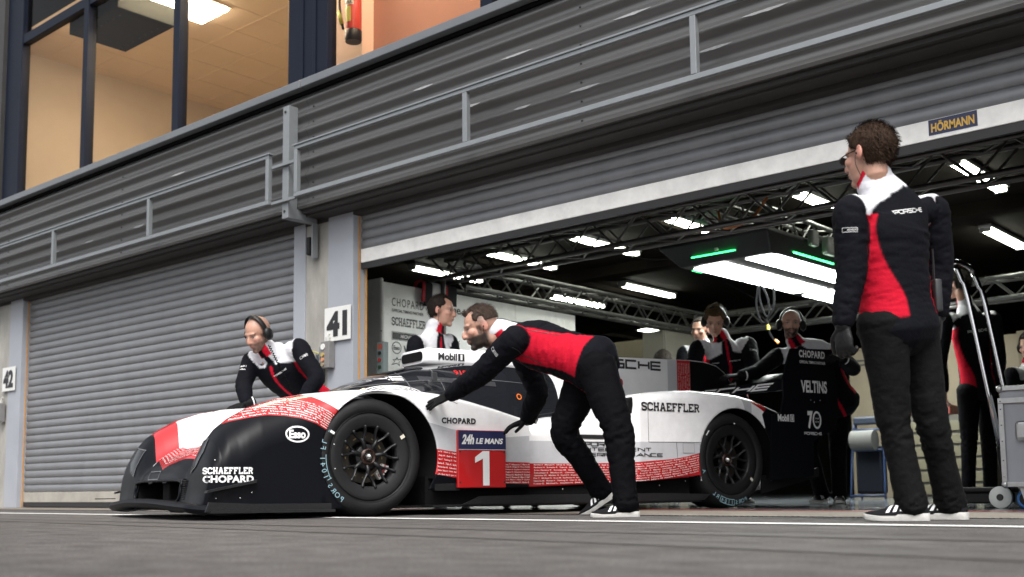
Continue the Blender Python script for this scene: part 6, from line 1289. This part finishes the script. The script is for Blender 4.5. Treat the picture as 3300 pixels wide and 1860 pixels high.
p7 = Person('person half hidden behind the fair haired headset wearer', dict(head=(-5.751, 9.458, 1.704), look=(0.048, -0.987, -0.154), neck=(-5.747, 9.487, 1.531), chest=(-5.758, 9.508, 1.318), pelvis=(-5.784, 9.543, 0.905), front=(0.190, -0.982, 0.000),
  shR=(-5.887, 9.370, 1.486), shL=(-5.619, 9.605, 1.494), elR=(-5.882, 9.276, 1.232), wrR=(-5.815, 9.232, 1.010), handR=(0.130, -0.147, -0.981), elL=(-5.608, 9.648, 1.257), wrL=(-5.586, 9.566, 1.033), handL=(0.130, -0.147, -0.981), hipL=(-5.716, 9.609, 0.865), hipR=(-5.852, 9.488, 0.867), knL=(-5.719, 9.592, 0.490), knR=(-5.855, 9.472, 0.492), anL=(-5.777, 9.666, 0.090), anR=(-5.913, 9.545, 0.092), toeR=(0.300, -0.954, 0.000), toeL=(0.493, -0.870, 0.000)), vox=.014, hair=HAIR_DARK(th=.006, front=.085), gloves=False, seed=7)
p8 = Person('dark haired person with back to us behind the chrome hand truck', dict(head=(-3.623, 10.618, 2.044), look=(-0.965, 0.259, -0.050), neck=(-3.582, 10.683, 1.840), chest=(-3.572, 10.735, 1.539), pelvis=(-3.563, 10.809, 1.069), front=(-0.857, 0.516, 0.000),
  shL=(-3.716, 10.517, 1.699), shR=(-3.415, 10.914, 1.725), elL=(-3.768, 10.461, 1.306), wrL=(-3.762, 10.506, 1.026), handL=(0.037, 0.033, -0.999), backL=(-0.750, -0.662, 0.000), thumbL=(-0.662, 0.750, 0.000), elR=(-3.384, 10.930, 1.330), wrR=(-3.429, 10.931, 1.049), handR=(0.000, 0.000, -1.000), hipL=(-3.611, 10.706, 1.028), hipR=(-3.509, 10.929, 1.035), knL=(-3.660, 10.796, 0.563), knR=(-3.518, 10.922, 0.561), anL=(-3.703, 10.826, 0.090), anR=(-3.544, 10.966, 0.088), toeL=(-1.000, -0.015, 0.000), toeR=(-0.865, 0.502, 0.000)), vox=.012, hair=HAIR_DARK(th=.016), gloves=False, seed=8)
p9 = Person('person with headset at the right edge behind the flight case', dict(head=(-3.004, 10.587, 1.389), look=(-0.275, -0.927, -0.256), neck=(-3.018, 10.600, 1.210), chest=(-3.036, 10.617, 0.985), pelvis=(-3.044, 10.663, 0.609), front=(-0.062, -0.998, 0.000),
  shR=(-3.135, 10.441, 1.128), shL=(-2.944, 10.807, 1.154), elR=(-3.151, 10.394, 0.890), wrR=(-3.049, 10.243, 0.701), handR=(-0.056, -0.903, -0.426), elL=(-2.913, 10.738, 0.893), wrL=(-2.948, 10.466, 0.705), handL=(-0.056, -0.903, -0.426), hipL=(-3.002, 10.771, 0.582), hipR=(-3.090, 10.560, 0.579), knL=(-3.013, 10.305, 0.492), knR=(-3.064, 10.125, 0.490), anL=(-3.046, 10.403, 0.068), anR=(-3.093, 10.227, 0.070), toeR=(-0.062, -0.998, 0.000), toeL=(-0.062, -0.998, 0.000)), vox=.013, headset=True, hair=HAIR_DARK(th=.008), gloves=False, seed=9)
p10 = Person('seated person behind the tail, only dark hair showing above the fin', dict(head=(-6.612, 10.070, 1.498), look=(0.394, -0.759, -0.518), up=(0.336, -0.380, 0.862), neck=(-6.673, 10.171, 1.353), chest=(-6.683, 10.192, 1.137), pelvis=(-6.763, 10.311, 0.752), front=(0.649, -0.735, -0.196),
  shR=(-6.801, 10.066, 1.290), shL=(-6.547, 10.291, 1.287), elR=(-6.733, 9.894, 1.038), wrR=(-6.573, 9.787, 0.896), handR=(0.825, -0.479, -0.302), elL=(-6.432, 10.160, 1.033), wrL=(-6.384, 9.954, 0.894), handL=(0.373, -0.878, -0.302), hipL=(-6.707, 10.366, 0.708), hipR=(-6.825, 10.262, 0.709), knL=(-6.479, 10.042, 0.626), knR=(-6.625, 9.913, 0.628), anL=(-6.520, 10.080, 0.116), anR=(-6.666, 9.950, 0.118), toeL=(0.662, -0.750, 0.000), toeR=(0.662, -0.750, 0.000)), vox=.015, hair=HAIR_DARK(th=.014, front=.07), gloves=False, seed=10)
def stool(c, z, label):
    t = empty('stool', (c[0], c[1], 0), 0, label, 'stool'); m = MB(); m.lathe([(0, z - .04), (.16, z - .04), (.165, z - .02), (.15, z), (0, z)], (0, 0, 0), (0, 0, 1), 24); m.build('seat', M_blackpl, t, True, 40)
    for a in range(4): m = MB(); m.cyl((.08 * math.cos(a * 1.571), .08 * math.sin(a * 1.571), z - .0405), (.17 * math.cos(a * 1.571), .17 * math.sin(a * 1.571), 0), .012, 8); m.build('leg', M_trim, t)
for p_, lb in ((p9, 'black stool under the person at the right edge'), (p10, 'black stool under the seated person behind the tail')):
    q = np.array(p_.S['pelvis']); stool(q, max(.2, q[2] - .12), lb)
# jacket lettering and sleeve patches
Dv = lambda a, b: (np.array(b) - np.array(a))
def chest_text(p, s_, at, w, h, m, wide=True, shear=0.):
    S = p.S; fr = unit(S['front']); lat = p.lat; sp = unit(np.array(S['neck']) - np.array(S['pelvis'])); fr = unit(fr - sp * (fr @ sp)); lt = unit(np.cross(sp, fr)); c = np.array(S['chest']) + sp * at[1] + lt * at[0]; sgn = at[2]
    VF = fit(strokes(s_, WIDE, 1, .2, .3), w, h) if wide else fit(glyphs(s_, 1, .03), w, h); d = fr * sgn
    p.patch(VF, c + d * .35, lt * sgn, sp, -d, m, 'lettering')
M_silver = mat('silver_lettering', (.62, .62, .62), .4)
chest_text(p4, 'PORSCHE', (.0, .075, -1), .155, .019, M_silver); chest_text(p8, 'PORSCHE', (.0, .06, -1), .21, .025, M_silver); chest_text(p1, 'PORSCHE', (.0, .07, -1), .16, .019, M_silver)
for p_ in (p2, p5, p6, p3):
    chest_text(p_, 'PORSCHE', (.085, .035, 1), .095, .011, M_silver); chest_text(p_, 'CHOPARD', (-.085, .035, 1), .065, .011, M_silver, False)
def sleeve_patch(p, q, tt, VF, m, dirn, name='patch'):
    a, b = np.array(p.S['sh' + q]), np.array(p.S['el' + q]); c = lerp(a, b, tt); ax_ = unit(b - a); d = unit(np.array(dirn)); d = unit(d - ax_ * (d @ ax_)); ux = np.cross(-ax_, d) if True else 0
    p.patch(VF, c + d * .2, unit(np.cross(-ax_, d)), -ax_, -d, m, name)
badge = join2d(frame2d(.062, .019, .0018), shift2d(fit(glyphs('MICHELIN', 1, .03, .2), .038, .008), .008, 0))
sleeve_patch(p4, 'L', .33, badge, M_silver, (0.362, -0.932, 0.000)); sleeve_patch(p1, 'L', .36, badge, M_silver, (0.554, -0.789, 0.266)); sleeve_patch(p2, 'L', .42, badge, M_silver, (0.733, -0.680, 0.000)); sleeve_patch(p6, 'L', .38, badge, M_silver, (0.796, -0.605, 0.000))
mob = join2d(fit(glyphs('Mobil 1', 1, .03), .052, .014), shift2d(fit(glyphs('vodafone', 1, .03), .052, .012), 0, -.026))
sleeve_patch(p2, 'R', .45, mob, M_silver, (0.300, -0.954, 0.000)); sleeve_patch(p3, 'R', .5, mob, M_silver, (0.080, -0.997, 0.000))
for p_, q in ((p1, 'L'), (p1, 'R'), (p5, 'R'), (p5, 'L'), (p2, 'R')):
    w_ = np.array(p_.S['wr' + q], float) - p_.off; d_ = unit(p_.S['hand' + q]); m = MB(); V_, F_ = tube([w_ - d_ * .052, w_ - d_ * .044], [.0405, .0405], 16, 1, flat=True)[:2]; m.add(V_, F_); m.build('glove_cuff', M_stripe, p_.root, True, 40)
# zip lines on the side panels
def seam_on(p, pts, dn, w=.0035):
    pts = [np.array(q, float) for q in pts]; dn = unit(dn)
    for a, b in zip(pts, pts[1:]):
        L_ = np.linalg.norm(b - a); ux = unit(b - a); uz = np.cross(dn, ux); p.patch(rect2d(L_ + w, w), (a + b) / 2 - dn * .3, ux, uz, dn, M_black_paint, 'zip')
seam_on(p1, [(-4.045, 4.749, 1.074), (-3.976, 4.814, 1.048), (-3.893, 4.891, 1.018)], (-0.578, 0.803, -0.148)); seam_on(p1, [(-4.103, 4.716, 0.949), (-4.038, 4.779, 0.909), (-3.987, 4.830, 0.866)], (-0.578, 0.803, -0.148)); seam_on(p4, [(-1.806, 4.302, 1.137), (-1.799, 4.318, 1.064), (-1.809, 4.318, 1.005)], (-0.584, 0.812, 0.000))
# sunglasses, earpieces, radio, headset lead
def head_mb(p, mb_fn): mb = MB(); mb_fn(mb, lambda q: p.H + p.HM @ (np.array(q) * p.hs) - p.off); return mb
def glasses(m, hl):
    for g in (1, -1): m.pipe([hl((g * .074, .0, .012)), hl((g * .073, .05, .012)), hl((g * .062, .088, .010))], .0025, 6, 2); m.add(*tube([hl((g * .034, .098, .004)), hl((g * .034, .104, .004))], [(.024, .018)] * 2, 14, 1, side=p4.HM[:, 0], flat=True)[:2])
    m.pipe([hl((.015, .104, .01)), hl((-.015, .104, .01))], .002, 6, 1)
head_mb(p4, glasses).build('sunglasses', M_ear, p4.root, True, 40)
for p_, g in ((p4, -1), (p1, -1), (p3, 1)):
    def ep_(m, hl, g=g): m.ball(hl((g * .086, -.004, -.006)), .0055, 10, 8); m.pipe([hl((g * .09, .0, -.008)), hl((g * .088, .006, -.05)), hl((g * .07, -.0, -.10))], .0016, 6, 4)
    head_mb(p_, ep_).build('earpiece', M_ear, p_.root, True)
q = (-1.692, 4.695, 0.968); t = empty('walkie_talkie', q, math.radians(-41), 'black walkie talkie with long antenna clipped to the belt of the tall bystander', 'radio')
m = MB(); m.bbox((-.026, -.016, -.085), (.022, .016, .055), .008, 3); m.build('case', mat('radio_dark', (.018, .019, .021), .42), t, True, 40)
m = MB(); m.cyl((-.016, 0, .055), (-.016, 0, .19), .0055, 10, .0045); m.build('antenna', M_blackpl, t)
m = MB(); m.bbox((-.018, -.0195, .0), (-.004, -.0165, .035), .002); m.bbox((.0, -.0195, -.02), (.012, -.0165, .03), .002); m.build('buttons', M_ear, t)
m = MB(); m.pipe([(-.02, 0, -.07), (-.07, -.01, -.04), (-.10, 0, .08)], .0025, 6, 4); m.build('lead', M_cable, t, True)
m = MB(); c0 = np.array((-6.473, 4.774, 1.202)); c1 = np.array((-6.366, 4.903, 0.867)); L_ = c1 - c0; e_ = unit(np.cross(L_, (0, 0, 1))); g_ = np.cross(unit(L_), e_)
m.pipe([c0 + L_ * (i / 140) + (e_ * math.cos(i * .9) + g_ * math.sin(i * .9)) * .007 - p2.off for i in range(141)], .0035, 5, 1); m.build('coiled_lead', M_cable, p2.root, True)
